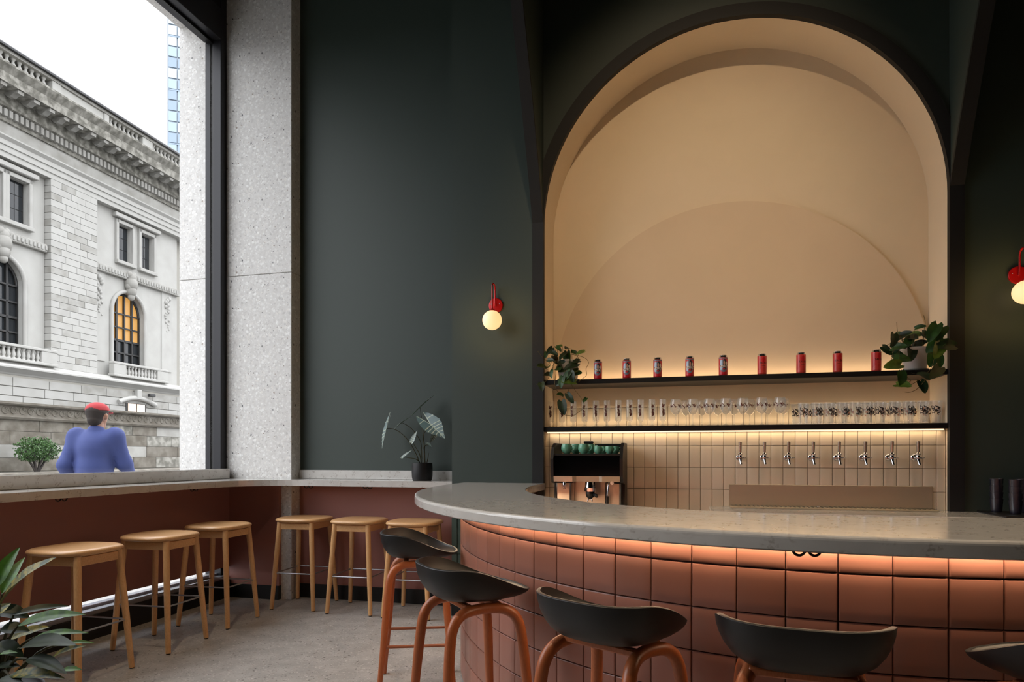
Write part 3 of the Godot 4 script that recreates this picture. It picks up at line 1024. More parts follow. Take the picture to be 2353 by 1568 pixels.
func sprig(radius_at: Callable, y0: float, y1: float, spread: float, count: int, sd: int, mid := 0.0) -> ArrayMesh:
	# a printed sprig of leaves and dots on a glass
	var b := MB.new()
	var g := RandomNumberGenerator.new()
	g.seed = sd
	for k in count:
		var y := g.randf_range(y0, y1)
		var a := mid + g.randf_range(-spread, spread)
		var l := g.randf_range(0.005, 0.012)
		var w := l * g.randf_range(0.25, 0.5)
		var tilt := g.randf_range(-1.2, 1.2)
		var pts := []
		for e in [Vector2(0, -l), Vector2(w, 0), Vector2(0, l), Vector2(-w, 0)]:
			var q: Vector2 = e.rotated(tilt)
			var yy := y + q.y
			var rr: float = radius_at.call(yy) + 0.0006
			var an := a + q.x / rr
			pts.append(Vector3(sin(an) * rr, yy, cos(an) * rr))
		b.quad(pts[0], pts[1], pts[2], pts[3])
	return b.mesh()


func build_glasses() -> void:
	var sy := 1.3398
	var brown := mat(Color(0.35, 0.14, 0.09), 0.5)
	var umber := mat(Color(0.17, 0.11, 0.07), 0.5)
	var amber := mat(Color(0.70, 0.40, 0.14), 0.5)
	# tall footed pilsner glasses
	var tall := [Vector2(0.001, 0.0), Vector2(0.033, 0.0), Vector2(0.034, 0.003), Vector2(0.020, 0.008), Vector2(0.009, 0.016), Vector2(0.011, 0.025), Vector2(0.008, 0.033), Vector2(0.018, 0.042), Vector2(0.0255, 0.050), Vector2(0.0262, 0.08), Vector2(0.0268, 0.14), Vector2(0.0262, 0.208), Vector2(0.0255, 0.2095)]
	var tall_m := glass_wall(tall, 0.0016, 0.046)
	var xs := [-0.925, -0.846, -0.766, -0.686, -0.608, -0.532, -0.454, -0.378, -0.303, -0.227, -0.156]
	var ord := ["first", "second", "third", "fourth", "fifth", "sixth", "seventh", "eighth", "ninth", "tenth", "eleventh"]
	var g0: Node3D
	for k in xs.size():
		var lb: String = "tall footed beer glass with brown print, %s from the left on the lower shelf" % ord[k]
		var at := Vector3(xs[k], sy, -4.642)
		if k == 0:
			g0 = thing("pilsner_glass", lb, "glass", at, 0.0, "footed pilsner glasses on the lower shelf")
			g0.scale = Vector3.ONE * 0.88
			obj("vessel", tall_m, M.drink_glass, g0)
			obj("print", sprig(func(y): return 0.0266, 0.085, 0.175, 0.28, 34, 9), brown, g0)
		else:
			copy(g0, "pilsner_glass", lb, at, rng.randf_range(-0.4, 0.4))
	# balloon glasses in two rows
	var bal := [Vector2(0.001, 0.0), Vector2(0.036, 0.0), Vector2(0.0365, 0.0015), Vector2(0.018, 0.006), Vector2(0.006, 0.012), Vector2(0.0035, 0.022), Vector2(0.0033, 0.075), Vector2(0.006, 0.084), Vector2(0.022, 0.093), Vector2(0.036, 0.108), Vector2(0.0445, 0.130), Vector2(0.0465, 0.150), Vector2(0.0440, 0.175), Vector2(0.0370, 0.203), Vector2(0.0366, 0.2035)]
	var bal_m := glass_wall(bal, 0.0014, 0.088, 28)
	var g1: Node3D
	for row in 2:
		var line: Array = [[-0.070, 0.040, 0.146, 0.250, 0.356, 0.472, 0.583], [-0.002, 0.101, 0.205, 0.308, 0.407, 0.519, 0.616]][row]
		for k in 7:
			var lb: String = "round balloon glass on a stem, %s from the left in the %s row" % [ord[k], "front" if row == 0 else "rear"]
			var at := Vector3(line[k], sy, -4.616 if row == 0 else -4.722)
			if g1 == null:
				g1 = thing("balloon_glass", lb, "glass", at, 0.0, "balloon glasses on the lower shelf")
				g1.scale = Vector3.ONE * 0.88
				obj("vessel", bal_m, M.drink_glass, g1)
				obj("print", sprig(func(y): return 0.0466, 0.142, 0.162, 0.9, 16, 19), brown, g1)
			else:
				copy(g1, "balloon_glass", lb, at, rng.randf_range(-1, 1))
	# pint tumblers in two rows
	var pint := [Vector2(0.001, 0.0), Vector2(0.029, 0.0), Vector2(0.0300, 0.002), Vector2(0.0305, 0.012), Vector2(0.034, 0.07), Vector2(0.0375, 0.12), Vector2(0.0395, 0.158), Vector2(0.0390, 0.159)]
	var pint_m := glass_wall(pint, 0.0022, 0.012)
	var pr := func(y: float) -> float: return lerpf(0.0303, 0.0395, y / 0.158)
	var g2: Node3D
	for row in 2:
		var line: Array = [[0.722, 0.801, 0.872, 0.950, 1.022, 1.092, 1.165, 1.247, 1.322, 1.403, 1.474], [0.696, 0.771, 0.843, 0.917, 0.993, 1.067, 1.140, 1.221, 1.298, 1.376, 1.450]][row]
		for k in 11:
			var lb: String = "pint glass with printed leaves, %s from the left in the %s row" % [ord[k], "front" if row == 0 else "rear"]
			var at := Vector3(line[k], sy, -4.607 if row == 0 else -4.717)
			if g2 == null:
				g2 = thing("pint_glass", lb, "glass", at, 0.0, "pint glasses on the lower shelf")
				g2.scale = Vector3.ONE * 0.88
				obj("vessel", pint_m, M.drink_glass, g2)
				obj("print", sprig(pr, 0.068, 0.118, 0.75, 40, 29), umber, g2)
				obj("print", sprig(pr, 0.062, 0.112, 0.8, 26, 39, 2.2), amber, g2)
			else:
				copy(g2, "pint_glass", lb, at, rng.randf_range(-0.6, 0.9))


# ---------------------------------------------------------------- taps and drip tray
func build_taps() -> void:
	var xs := [0.338, 0.484, 0.627, 0.770, 0.918, 1.064, 1.211, 1.352]
	var ord := ["first", "second", "third", "fourth", "fifth", "sixth", "seventh", "last"]
	var t0: Node3D
	for k in 8:
		var lb: String = "chrome beer tap, %s from the left on the tiled wall" % ord[k]
		var at := Vector3(xs[k] - 0.007, 1.1306, -4.578)
		if k > 0:
			copy(t0, "beer_tap", lb, at)
			continue
		t0 = thing("beer_tap", lb, "tap", at, 0.0, "beer taps on the tiled wall")
		t0.scale = Vector3.ONE * 0.88
		var flat := Transform3D(Basis(Vector3.RIGHT, PI / 2), Vector3.ZERO)
		obj("wall_flange", turned([Vector2(0.0, 0.0), Vector2(0.024, 0.0), Vector2(0.024, 0.003), Vector2(0.019, 0.008), Vector2(0.010, 0.010), Vector2(0.010, 0.010)], 24, flat), M.chrome, t0)
		obj("shank", tubed([Vector3(0, 0, 0.006), Vector3(0, 0, 0.075)], 0.0085, 14), M.chrome, t0)
		obj("body", turned([Vector2(0.0, -0.018), Vector2(0.009, -0.018), Vector2(0.0135, -0.008), Vector2(0.0145, 0.004), Vector2(0.0125, 0.016), Vector2(0.0125, 0.016), Vector2(0.0165, 0.020), Vector2(0.0165, 0.026), Vector2(0.0165, 0.026), Vector2(0.0105, 0.031), Vector2(0.0105, 0.036), Vector2(0.0, 0.037)], 20, Transform3D(Basis(), Vector3(0, 0, 0.078))), M.chrome, t0)
		obj("spout", tubed(curve([Vector3(0, -0.006, 0.08), Vector3(0.002, -0.026, 0.086), Vector3(0.005, -0.050, 0.098)], 4), [0.0115, 0.0113, 0.011, 0.0105, 0.010, 0.0095, 0.009, 0.0085, 0.008], 14), M.chrome, t0)
		obj("flow_lever", tubed([Vector3(0.008, -0.001, 0.078), Vector3(0.022, -0.002, 0.08), Vector3(0.026, -0.002, 0.08), Vector3(0.042, -0.001, 0.084)], [0.006, 0.0065, 0.004, 0.003], 10), M.chrome, t0)
		obj("handle", turned([Vector2(0.0, 0.036), Vector2(0.007, 0.036), Vector2(0.0095, 0.040), Vector2(0.0115, 0.110), Vector2(0.0115, 0.110), Vector2(0.0105, 0.114), Vector2(0.0, 0.1145)], 20, Transform3D(Basis(Vector3.RIGHT, 0.05), Vector3(0, 0, 0.078))), M.steel, t0)
	var d := thing("drip_tray", "long steel drip tray and splash plate below the beer taps", "drip tray", Vector3(0.8536, 0.811, -4.577))
	d.scale = Vector3.ONE * 0.88
	obj("splash_plate", boxed(Vector3(0, 0.083, 0.006), Vector3(1.335, 0.166, 0.008), 0.002), M.brushed, d)
	obj("tray", boxed(Vector3(0.0, 0.006, 0.075), Vector3(1.335, 0.012, 0.13), 0.002), M.brushed, d)
	for k in 44:
		obj("grate_bar", boxed(Vector3(-0.65 + k * 0.0302, 0.0145, 0.075), Vector3(0.006, 0.005, 0.12)), M.steel, d)
	obj("rinser", turned([Vector2(0, 0.017), Vector2(0.016, 0.017), Vector2(0.012, 0.022), Vector2(0, 0.024)], 14, Transform3D(Basis(), Vector3(-0.07, 0, 0.1))), M.chrome, d)


# ---------------------------------------------------------------- coffee machine and cups
func build_coffee() -> void:
	var t := thing("coffee_machine", "black and steel espresso machine carrying green cups", "coffee machine", Vector3(-0.619, 0.719, -4.374))
	t.scale = Vector3.ONE * 0.88
	# the side plates: an angular outline in (z, y), front at +z
	var side := PackedVector2Array([Vector2(-0.22, 0.0), Vector2(-0.02, 0.0), Vector2(0.0, 0.10), Vector2(-0.02, 0.27), Vector2(0.105, 0.285), Vector2(0.14, 0.33), Vector2(0.15, 0.46), Vector2(0.10, 0.545), Vector2(0.02, 0.575), Vector2(-0.20, 0.575), Vector2(-0.22, 0.55)])
	for s in [-1.0, 1.0]:
		var xf := Transform3D(Basis(Vector3(0, 0, 1), Vector3.UP, Vector3(-1, 0, 0)), Vector3(s * 0.252, 0, 0))
		obj("side_plate", prismed(side, -0.011, 0.011, xf), M.black, t)
	obj("cup_tray", boxed(Vector3(0, 0.488, -0.045), Vector3(0.482, 0.014, 0.33), 0.003), M.black, t)
	obj("tray_rail", boxed(Vector3(0, 0.548, -0.205), Vector3(0.482, 0.05, 0.010), 0.002), M.black, t)
	obj("top_knob", boxed(Vector3(-0.03, 0.584, -0.20), Vector3(0.075, 0.022, 0.03), 0.006), M.black, t)
	obj("front_panel", boxed(Vector3(0, 0.405, 0.095), Vector3(0.482, 0.150, 0.02), 0.003), mat(Color(0.02, 0.02, 0.022), 0.12), t)
	obj("body", boxed(Vector3(0, 0.40, -0.07), Vector3(0.480, 0.16, 0.29)), M.black_matte, t)
	# steel fascia with two outward facets
	var fx := [-0.241, -0.241, -0.10, -0.075, 0.09, 0.115, 0.241]
	var fz := [0.112, 0.135, 0.150, 0.126, 0.126, 0.150, 0.135]
	for k in range(1, fx.size() - 1):
		var b := MB.new()
		var a := Vector3(fx[k], 0.332, fz[k])
		var c := Vector3(fx[k + 1], 0.332, fz[k + 1])
		var dn := Vector3(0, -0.040, -0.008)
		b.quad(a + dn, c + dn, c, a)
		b.quad(a, c, Vector3(c.x, 0.332, 0.09), Vector3(a.x, 0.332, 0.09))
		b.quad(Vector3(a.x, 0.292, 0.09), Vector3(c.x, 0.292, 0.09), c + dn, a + dn)
		b.quad(Vector3(c.x, 0.332, 0.09), Vector3(a.x, 0.332, 0.09), Vector3(a.x, 0.292, 0.09), Vector3(c.x, 0.292, 0.09))
		obj("fascia", b.mesh(), M.brushed, t)
	for s in [-1.0, 1.0]:
		obj("steel_flank", boxed(Vector3(s * 0.183, 0.15, -0.03), Vector3(0.115, 0.28, 0.16), 0.012), M.steel, t)
	obj("recess_back", boxed(Vector3(0, 0.16, -0.12), Vector3(0.26, 0.28, 0.02)), M.steel, t)
	obj("group_collar", turned([Vector2(0.0, 0.20), Vector2(0.043, 0.20), Vector2(0.043, 0.20), Vector2(0.043, 0.225), Vector2(0.043, 0.225), Vector2(0.036, 0.232), Vector2(0.036, 0.30), Vector2(0, 0.30)], 24, Transform3D(Basis(), Vector3(0.02, 0.02, 0.075))), M.chrome, t)
	obj("portafilter", turned([Vector2(0.0, 0.165), Vector2(0.010, 0.165), Vector2(0.028, 0.180), Vector2(0.033, 0.20), Vector2(0.033, 0.219), Vector2(0, 0.219)], 22, Transform3D(Basis(), Vector3(0.02, 0, 0.075))), M.black, t)
	obj("portafilter_handle", tubed([Vector3(0.045, 0.20, 0.085), Vector3(0.075, 0.195, 0.16), Vector3(0.082, 0.19, 0.18)], [0.009, 0.013, 0.010], 12), M.black, t)
	for s in [-1.0, 1.0]:
		obj("spout", tubed(curve([Vector3(0.02, 0.17, 0.075), Vector3(0.02 + s * 0.014, 0.16, 0.085), Vector3(0.02 + s * 0.016, 0.145, 0.088)], 3), 0.005, 8), M.chrome, t)
	obj("steam_wand", tubed(curve([Vector3(0.160, 0.29, 0.105), Vector3(0.158, 0.26, 0.125), Vector3(0.150, 0.16, 0.135), Vector3(0.152, 0.05, 0.13)], 5), 0.006, 10), M.chrome, t)
	obj("wand_grip", tubed([Vector3(0.1515, 0.19, 0.1335), Vector3(0.151, 0.08, 0.133)], 0.011, 12), M.black, t)
	obj("steam_knob", tubed([Vector3(0.185, 0.285, 0.10), Vector3(0.185, 0.285, 0.135)], 0.013, 14), M.chrome, t)
	obj("water_spout", tubed(curve([Vector3(-0.165, 0.29, 0.11), Vector3(-0.165, 0.265, 0.12), Vector3(-0.164, 0.235, 0.12)], 3), [0.013, 0.012, 0.011, 0.009, 0.008, 0.007, 0.007], 12), M.chrome, t)
	obj("drip_grid", boxed(Vector3(0, 0.045, 0.02), Vector3(0.46, 0.02, 0.26), 0.004), M.brushed, t)
	obj("cup_stand", boxed(Vector3(0.02, 0.095, 0.07), Vector3(0.09, 0.012, 0.09), 0.003), M.brushed, t)
	obj("base", boxed(Vector3(0, 0.018, -0.06), Vector3(0.48, 0.034, 0.30)), M.black, t)
	# cups
	var big := turned([Vector2(0.001, 0.0), Vector2(0.022, 0.0), Vector2(0.024, 0.004), Vector2(0.037, 0.018), Vector2(0.0425, 0.036), Vector2(0.040, 0.056), Vector2(0.034, 0.072), Vector2(0.0335, 0.0735), Vector2(0.0315, 0.072), Vector2(0.0375, 0.056), Vector2(0.0395, 0.036), Vector2(0.033, 0.016), Vector2(0.001, 0.008)], 28)
	var small := turned([Vector2(0.001, 0.0), Vector2(0.019, 0.0), Vector2(0.021, 0.004), Vector2(0.030, 0.015), Vector2(0.033, 0.028), Vector2(0.031, 0.044), Vector2(0.028, 0.055), Vector2(0.0275, 0.056), Vector2(0.0255, 0.055), Vector2(0.0285, 0.044), Vector2(0.0305, 0.028), Vector2(0.027, 0.014), Vector2(0.001, 0.008)], 28)
	var ty := 1.1552
	var cups := [["large_cup", big, 1.0, Vector3(-0.759, ty, -4.338), "large mint green cup, front left on the coffee machine"], ["large_cup", big, 1.0, Vector3(-0.647, ty, -4.338), "large mint green cup, front middle on the coffee machine"], ["small_cup", small, 0.76, Vector3(-0.553, ty, -4.334), "small mint green cup, front, right of the large cups"], ["small_cup", small, 0.76, Vector3(-0.480, ty, -4.334), "small mint green cup, front, at the right end of the machine"], ["large_cup", big, 1.0, Vector3(-0.717, ty, -4.444), "large mint green cup, rear left on the coffee machine"], ["large_cup", big, 1.0, Vector3(-0.620, ty, -4.444), "large mint green cup, rear middle on the coffee machine"], ["small_cup", small, 0.76, Vector3(-0.532, ty, -4.426), "small mint green cup, rear, right of the large cups"], ["small_cup", small, 0.76, Vector3(-0.453, ty, -4.426), "small mint green cup, rear, at the right end of the machine"]]
	for c in cups:
		var o := thing(c[0], c[4], "cup", c[3], -0.3, "green cups on the coffee machine")
		o.scale = Vector3.ONE * 0.88
		obj("bowl", c[1], M.mint, o)
		var k: float = c[2]
		obj("handle", tubed(curve([Vector3(0.033 * k, 0.058 * k, 0), Vector3(0.056 * k, 0.060 * k, 0), Vector3(0.064 * k, 0.046 * k, 0), Vector3(0.056 * k, 0.028 * k, 0), Vector3(0.040 * k, 0.024 * k, 0)], 4), 0.0045 * k, 8), M.mint, o)


# ---------------------------------------------------------------- stacked tumblers at the right
func build_tumblers() -> void:
	var tray := tag(obj("dark_tray", boxed(Vector3(1.845, 0.8165, -4.318), Vector3(0.39, 0.011, 0.37), 0.004), M.black), "flat black tray under the dark blue tumblers", "tray")
	var cup := []
	# ribbed tumbler of which several stand one in another
	for k in 1:
		pass
	var prof := [Vector2(0.001, 0.0), Vector2(0.027, 0.0), Vector2(0.029, 0.003), Vector2(0.0325, 0.018), Vector2(0.0315, 0.024), Vector2(0.0345, 0.040), Vector2(0.0335, 0.046), Vector2(0.0365, 0.062), Vector2(0.0355, 0.068), Vector2(0.038, 0.084), Vector2(0.0372, 0.0855), Vector2(0.0355, 0.084), Vector2(0.033, 0.06), Vector2(0.028, 0.008), Vector2(0.001, 0.006)]
	var m := turned(prof, 26)
	var place := [["the left end", 1.712, -4.40], ["the left front", 1.76, -4.286], ["the front middle", 1.826, -4.202], ["the middle rear", 1.839, -4.391], ["the right front", 1.936, -4.25], ["the right rear", 1.971, -4.391]]
	var lev := ["bottom", "second", "third", "top"]
	for p in place:
		for k in 4:
			var o := obj("blue_tumbler", m, M.cobalt, null, Transform3D(Basis.from_scale(Vector3.ONE * 0.88), Vector3(p[1], 0.8222 + k * 0.0383, p[2])))
			tag(o, "dark blue ribbed tumbler, %s one of the stack at %s of the tray" % [lev[k], p[0]], "tumbler", "stacked blue tumblers")


# ---------------------------------------------------------------- wall lamps
func build_sconces() -> void:
	for s in [[-1.296, "globe wall lamp with red arm left of the arch"], [1.870, "globe wall lamp with red arm right of the arch"]]:
		var t := thing("wall_lamp", s[1], "wall lamp", Vector3(s[0], 2.197, WALL_Z), 0.0, "red and white globe wall lamps")
		t.scale = Vector3.ONE * 0.88
		obj("back_plate", turned([Vector2(0, 0), Vector2(0.058, 0), Vector2(0.058, 0), Vector2(0.058, 0.010), Vector2(0.055, 0.014), Vector2(0, 0.015)], 32, Transform3D(Basis(Vector3.RIGHT, PI / 2), Vector3.ZERO)), M.red, t)
		var pts := [Vector3(0, -0.005, 0.012), Vector3(0, -0.004, 0.022), Vector3(0, 0.02, 0.028)]
		pts.append(Vector3(0, 0.10, 0.028))
		for i in 9:
			var a := PI * i / 8.0
			pts.append(Vector3(0, 0.118 + 0.042 * sin(a), 0.07 - 0.042 * cos(a)))
		pts.append(Vector3(0, 0.05, 0.112))
		pts.append(Vector3(0, -0.055, 0.112))
		obj("arm", tubed(pts, 0.0058, 12), M.red, t)
		obj("socket_cap", turned([Vector2(0, -0.066), Vector2(0.022, -0.066), Vector2(0.022, -0.058), Vector2(0.010, -0.048), Vector2(0.0, -0.046)], 20, Transform3D(Basis(), Vector3(0, 0, 0.112))), M.red, t)
		for k in 2:
			obj("screw", turned([Vector2(0, 0), Vector2(0.004, 0), Vector2(0.003, 0.003), Vector2(0, 0.0035)], 10, Transform3D(Basis(Vector3.RIGHT, PI / 2), Vector3(-0.035 + 0.07 * k, 0.01, 0.0145))), M.chrome, t)
		var gp := []
		for i in 17:
			var a := -PI / 2 + PI * i / 16.0
			gp.append(Vector2(maxf(0.0765 * cos(a), 0.0005), 0.0765 * sin(a)))
		obj("globe", turned(gp, 32, Transform3D(Basis(), Vector3(0, -0.138, 0.112))), warm(Color(1.0, 0.83, 0.56), GLOBE_GLOW), t)
		var l := OmniLight3D.new()
		l.name = "globe_light"
		l.light_color = Color(1.0, 0.80, 0.50)
		l.light_energy = GLOBE
		l.light_size = 0.07
		l.omni_range = 14.0
		l.omni_attenuation = 2.0
		l.shadow_enabled = true
		t.add_child(l, true)
		l.position = Vector3(0, -0.138, 0.112)
	unseen_room_spots()
	# an unseen ceiling spot above the view, placed to wash the niche
	var sp := thing("unseen_ceiling_spot", "unseen ceiling spotlight above the view, aimed at the arched niche", "spotlight", Vector3(0.30, TOP, -0.3))
	var aim := Vector3(0.10, 2.66, -4.85) - Vector3(0.30, TOP - 0.22, -0.3)
	var bas := Basis.looking_at(aim, Vector3.UP)
	obj("stem", tubed([Vector3(0, 0, 0), Vector3(0, -0.2, 0)], 0.012, 10), M.black, sp)
	obj("can", turned([Vector2(0.0, -0.07), Vector2(0.045, -0.07), Vector2(0.05, -0.06), Vector2(0.05, 0.075), Vector2(0.05, 0.075), Vector2(0.044, 0.075), Vector2(0.044, 0.06), Vector2(0.0, 0.06)], 20, Transform3D(bas * Basis(Vector3.RIGHT, -PI / 2), Vector3(0, -0.22, 0))), M.black, sp)
	obj("lens", turned([Vector2(0.0, 0.061), Vector2(0.043, 0.061), Vector2(0.0, 0.0625)], 20, Transform3D(bas * Basis(Vector3.RIGHT, -PI / 2), Vector3(0, -0.22, 0))), warm(Color(1.0, 0.82, 0.58), 2.0), sp)
	var l := SpotLight3D.new()
	l.name = "unseen_spot_light"
	l.light_color = WARM
	l.light_energy = SPOT
	l.spot_angle = 18.5
	l.spot_angle_attenuation = 1.0
	l.light_size = 0.04
	l.spot_range = 14.0
	l.shadow_enabled = true
	sp.add_child(l, true)
	l.transform = Transform3D(bas, Vector3(0, -0.22, 0) + aim.normalized() * 0.09)


func unseen_room_spots() -> void:
	# unseen ceiling lamps above the view, placed to light stools, floor and bar
	var n := 0
	for s in [[Vector3(-1.9, TOP, -1.2), "above the wood stools"], [Vector3(1.3, TOP, -2.5), "above the right half of the bar"], [Vector3(-0.4, TOP, 0.4), "above the viewer"], [Vector3(2.6, TOP, 0.2), "right of the viewer"]]:
		var t := thing("unseen_ceiling_downlight", "unseen ceiling downlight %s" % s[1], "downlight", s[0], 0.0, "unseen ceiling downlights")
		obj("can", turned([Vector2(0.0, 0.0), Vector2(0.06, 0.0), Vector2(0.06, 0.0), Vector2(0.06, -0.12), Vector2(0.06, -0.12), Vector2(0.054, -0.12), Vector2(0.054, -0.105), Vector2(0.0, -0.105)], 20), M.black, t)
		obj("lens", turned([Vector2(0.0, -0.107), Vector2(0.053, -0.107), Vector2(0.0, -0.109)], 20), warm(WARM, 2.0), t)
		var l := SpotLight3D.new()
		l.name = "unseen_down_light"
		l.light_color = WARM
		l.light_energy = DOWN[n]
		l.spot_angle = 46.0 if n != 1 else 30.0
		l.spot_angle_attenuation = 1.0
		l.light_size = 0.05
		l.spot_range = 14.0
		l.shadow_enabled = true
		t.add_child(l, true)
		l.transform = Transform3D(Basis(Vector3.RIGHT, -PI / 2), Vector3(0, -0.13, 0))
		n += 1


const FLOOR_PLANT_LEAVES := [
	[Vector3(-2.438, 0.667, -1.897), Vector3(-2.406, 0.806, -1.957), 0.057, 0],
	[Vector3(-2.472, 0.630, -1.940), Vector3(-2.484, 0.752, -2.040), 0.043, 0],
	[Vector3(-2.379, 0.612, -1.860), Vector3(-2.137, 0.790, -1.872), 0.078, 1],
	[Vector3(-2.429, 0.552, -1.951), Vector3(-2.329, 0.557, -2.101), 0.037, 2],
	[Vector3(-2.336, 0.531, -1.892), Vector3(-2.081, 0.577, -1.938), 0.057, 0],
	[Vector3(-2.307, 0.481, -1.931), Vector3(-2.115, 0.497, -1.981), 0.032, 0],
	[Vector3(-2.325, 0.417, -2.081), Vector3(-2.238, 0.412, -2.125), 0.017, 0],
	[Vector3(-2.307, 0.458, -1.879), Vector3(-2.025, 0.495, -1.849), 0.075, 2],
	[Vector3(-2.249, 0.404, -1.946), Vector3(-2.097, 0.459, -1.955), 0.032, 1],
	[Vector3(-2.237, 0.434, -1.846), Vector3(-2.040, 0.403, -1.825), 0.057, 2],
	[Vector3(-2.255, 0.345, -1.996), Vector3(-2.181, 0.346, -2.015), 0.027, 0],
	[Vector3(-2.299, 0.374, -1.830), Vector3(-2.081, 0.374, -1.855), 0.050, 1],
	[Vector3(-2.280, 0.465, -1.783), Vector3(-2.221, 0.470, -1.798), 0.018, 0],
	[Vector3(-2.429, 0.507, -1.899), Vector3(-2.370, 0.491, -1.966), 0.063, 2],
	[Vector3(-2.495, 0.562, -1.934), Vector3(-2.417, 0.529, -2.005), 0.073, 2],
	[Vector3(-2.395, 0.471, -1.856), Vector3(-2.297, 0.423, -1.882), 0.063, 2],
	[Vector3(-2.448, 0.367, -1.894), Vector3(-2.307, 0.390, -1.879), 0.043, 2],
	[Vector3(-2.518, 0.630, -1.928), Vector3(-2.557, 0.740, -2.021), 0.050, 0],
	[Vector3(-2.427, 0.553, -1.848), Vector3(-2.439, 0.596, -1.948), 0.057, 1],
	[Vector3(-2.342, 0.355, -1.818), Vector3(-2.189, 0.347, -1.806), 0.050, 2],
	[Vector3(-2.494, 0.446, -1.985), Vector3(-2.386, 0.482, -2.065), 0.047, 1],
	[Vector3(-2.544, 0.596, -1.921), Vector3(-2.564, 0.766, -1.916), 0.053, 0],
	[Vector3(-2.561, 0.528, -1.916), Vector3(-2.628, 0.673, -1.847), 0.060, 1],
	[Vector3(-2.509, 0.507, -1.878), Vector3(-2.600, 0.553, -1.803), 0.060, 2],
	[Vector3(-2.509, 0.441, -1.878), Vector3(-2.581, 0.423, -1.808), 0.057, 0],
	[Vector3(-2.629, 0.644, -2.002), Vector3(-2.698, 0.793, -2.087), 0.050, 0],
	[Vector3(-2.411, 0.357, -1.852), Vector3(-2.453, 0.310, -1.789), 0.050, 1],
	[Vector3(-2.316, 0.308, -1.877), Vector3(-2.157, 0.291, -1.867), 0.047, 2]]
const FLOOR_PLANT_FOOT := Vector3(-2.510, 0.000, -1.930)
const ALOCASIA_LEAVES := [
	[Vector3(-2.177, 1.344, -4.620), Vector3(-2.211, 1.193, -4.600), Vector3(-0.75, 0.10, 0.65), 0.086, 1],
	[Vector3(-2.067, 1.388, -4.660), Vector3(-2.111, 1.339, -4.600), Vector3(-0.45, 0.86, 0.20), 0.068, 1],
	[Vector3(-1.928, 1.502, -4.680), Vector3(-1.831, 1.607, -4.720), Vector3(-0.50, 0.84, 0.22), 0.068, 1],
	[Vector3(-1.821, 1.371, -4.620), Vector3(-1.688, 1.270, -4.560), Vector3(0.30, 0.42, 0.85), 0.149, 1],
	[Vector3(-1.816, 1.305, -4.700), Vector3(-1.870, 1.233, -4.720), Vector3(0.70, 0.30, 0.60), 0.050, 0],
	[Vector3(-1.864, 1.232, -4.660), Vector3(-1.812, 1.208, -4.620), Vector3(0.20, 0.90, 0.40), 0.032, 0],
	[Vector3(-1.960, 1.249, -4.600), Vector3(-1.921, 1.329, -4.600), Vector3(-0.20, 0.20, 0.95), 0.041, 0],
	[Vector3(-2.022, 1.133, -4.580), Vector3(-1.961, 1.188, -4.600), Vector3(-0.30, 0.50, 0.80), 0.028, 0]]
const ALOCASIA_POT := Vector3(-1.909, 0.955, -4.670)
const ALOCASIA_STEMS := [
	[Vector3(-1.931, 1.095, -4.670), Vector3(-1.951, 1.148, -4.660), Vector3(-2.006, 1.252, -4.640), Vector3(-2.071, 1.316, -4.630), Vector3(-2.125, 1.342, -4.620), Vector3(-2.177, 1.344, -4.620)],
	[Vector3(-1.925, 1.095, -4.680), Vector3(-1.920, 1.198, -4.680), Vector3(-1.935, 1.262, -4.680), Vector3(-1.990, 1.340, -4.670), Vector3(-2.035, 1.374, -4.660), Vector3(-2.067, 1.388, -4.660)],
	[Vector3(-1.882, 1.095, -4.670), Vector3(-1.896, 1.207, -4.680), Vector3(-1.911, 1.344, -4.680), Vector3(-1.921, 1.435, -4.680), Vector3(-1.928, 1.502, -4.680)],
	[Vector3(-1.876, 1.096, -4.660), Vector3(-1.880, 1.198, -4.640), Vector3(-1.883, 1.288, -4.630), Vector3(-1.854, 1.341, -4.625), Vector3(-1.821, 1.371, -4.620)],
	[Vector3(-1.910, 1.095, -4.690), Vector3(-1.914, 1.198, -4.700), Vector3(-1.869, 1.230, -4.710), Vector3(-1.816, 1.305, -4.700)],
	[Vector3(-1.887, 1.095, -4.670), Vector3(-1.890, 1.198, -4.670), Vector3(-1.873, 1.225, -4.660), Vector3(-1.864, 1.232, -4.660)],
	[Vector3(-1.908, 1.096, -4.650), Vector3(-1.910, 1.152, -4.620), Vector3(-1.941, 1.215, -4.600), Vector3(-1.960, 1.249, -4.600)],
	[Vector3(-1.915, 1.096, -4.650), Vector3(-1.925, 1.112, -4.610), Vector3(-1.975, 1.125, -4.590), Vector3(-2.022, 1.133, -4.580)],
	[Vector3(-1.872, 1.095, -4.680), Vector3(-1.867, 1.125, -4.680), Vector3(-1.862, 1.161, -4.680)]]
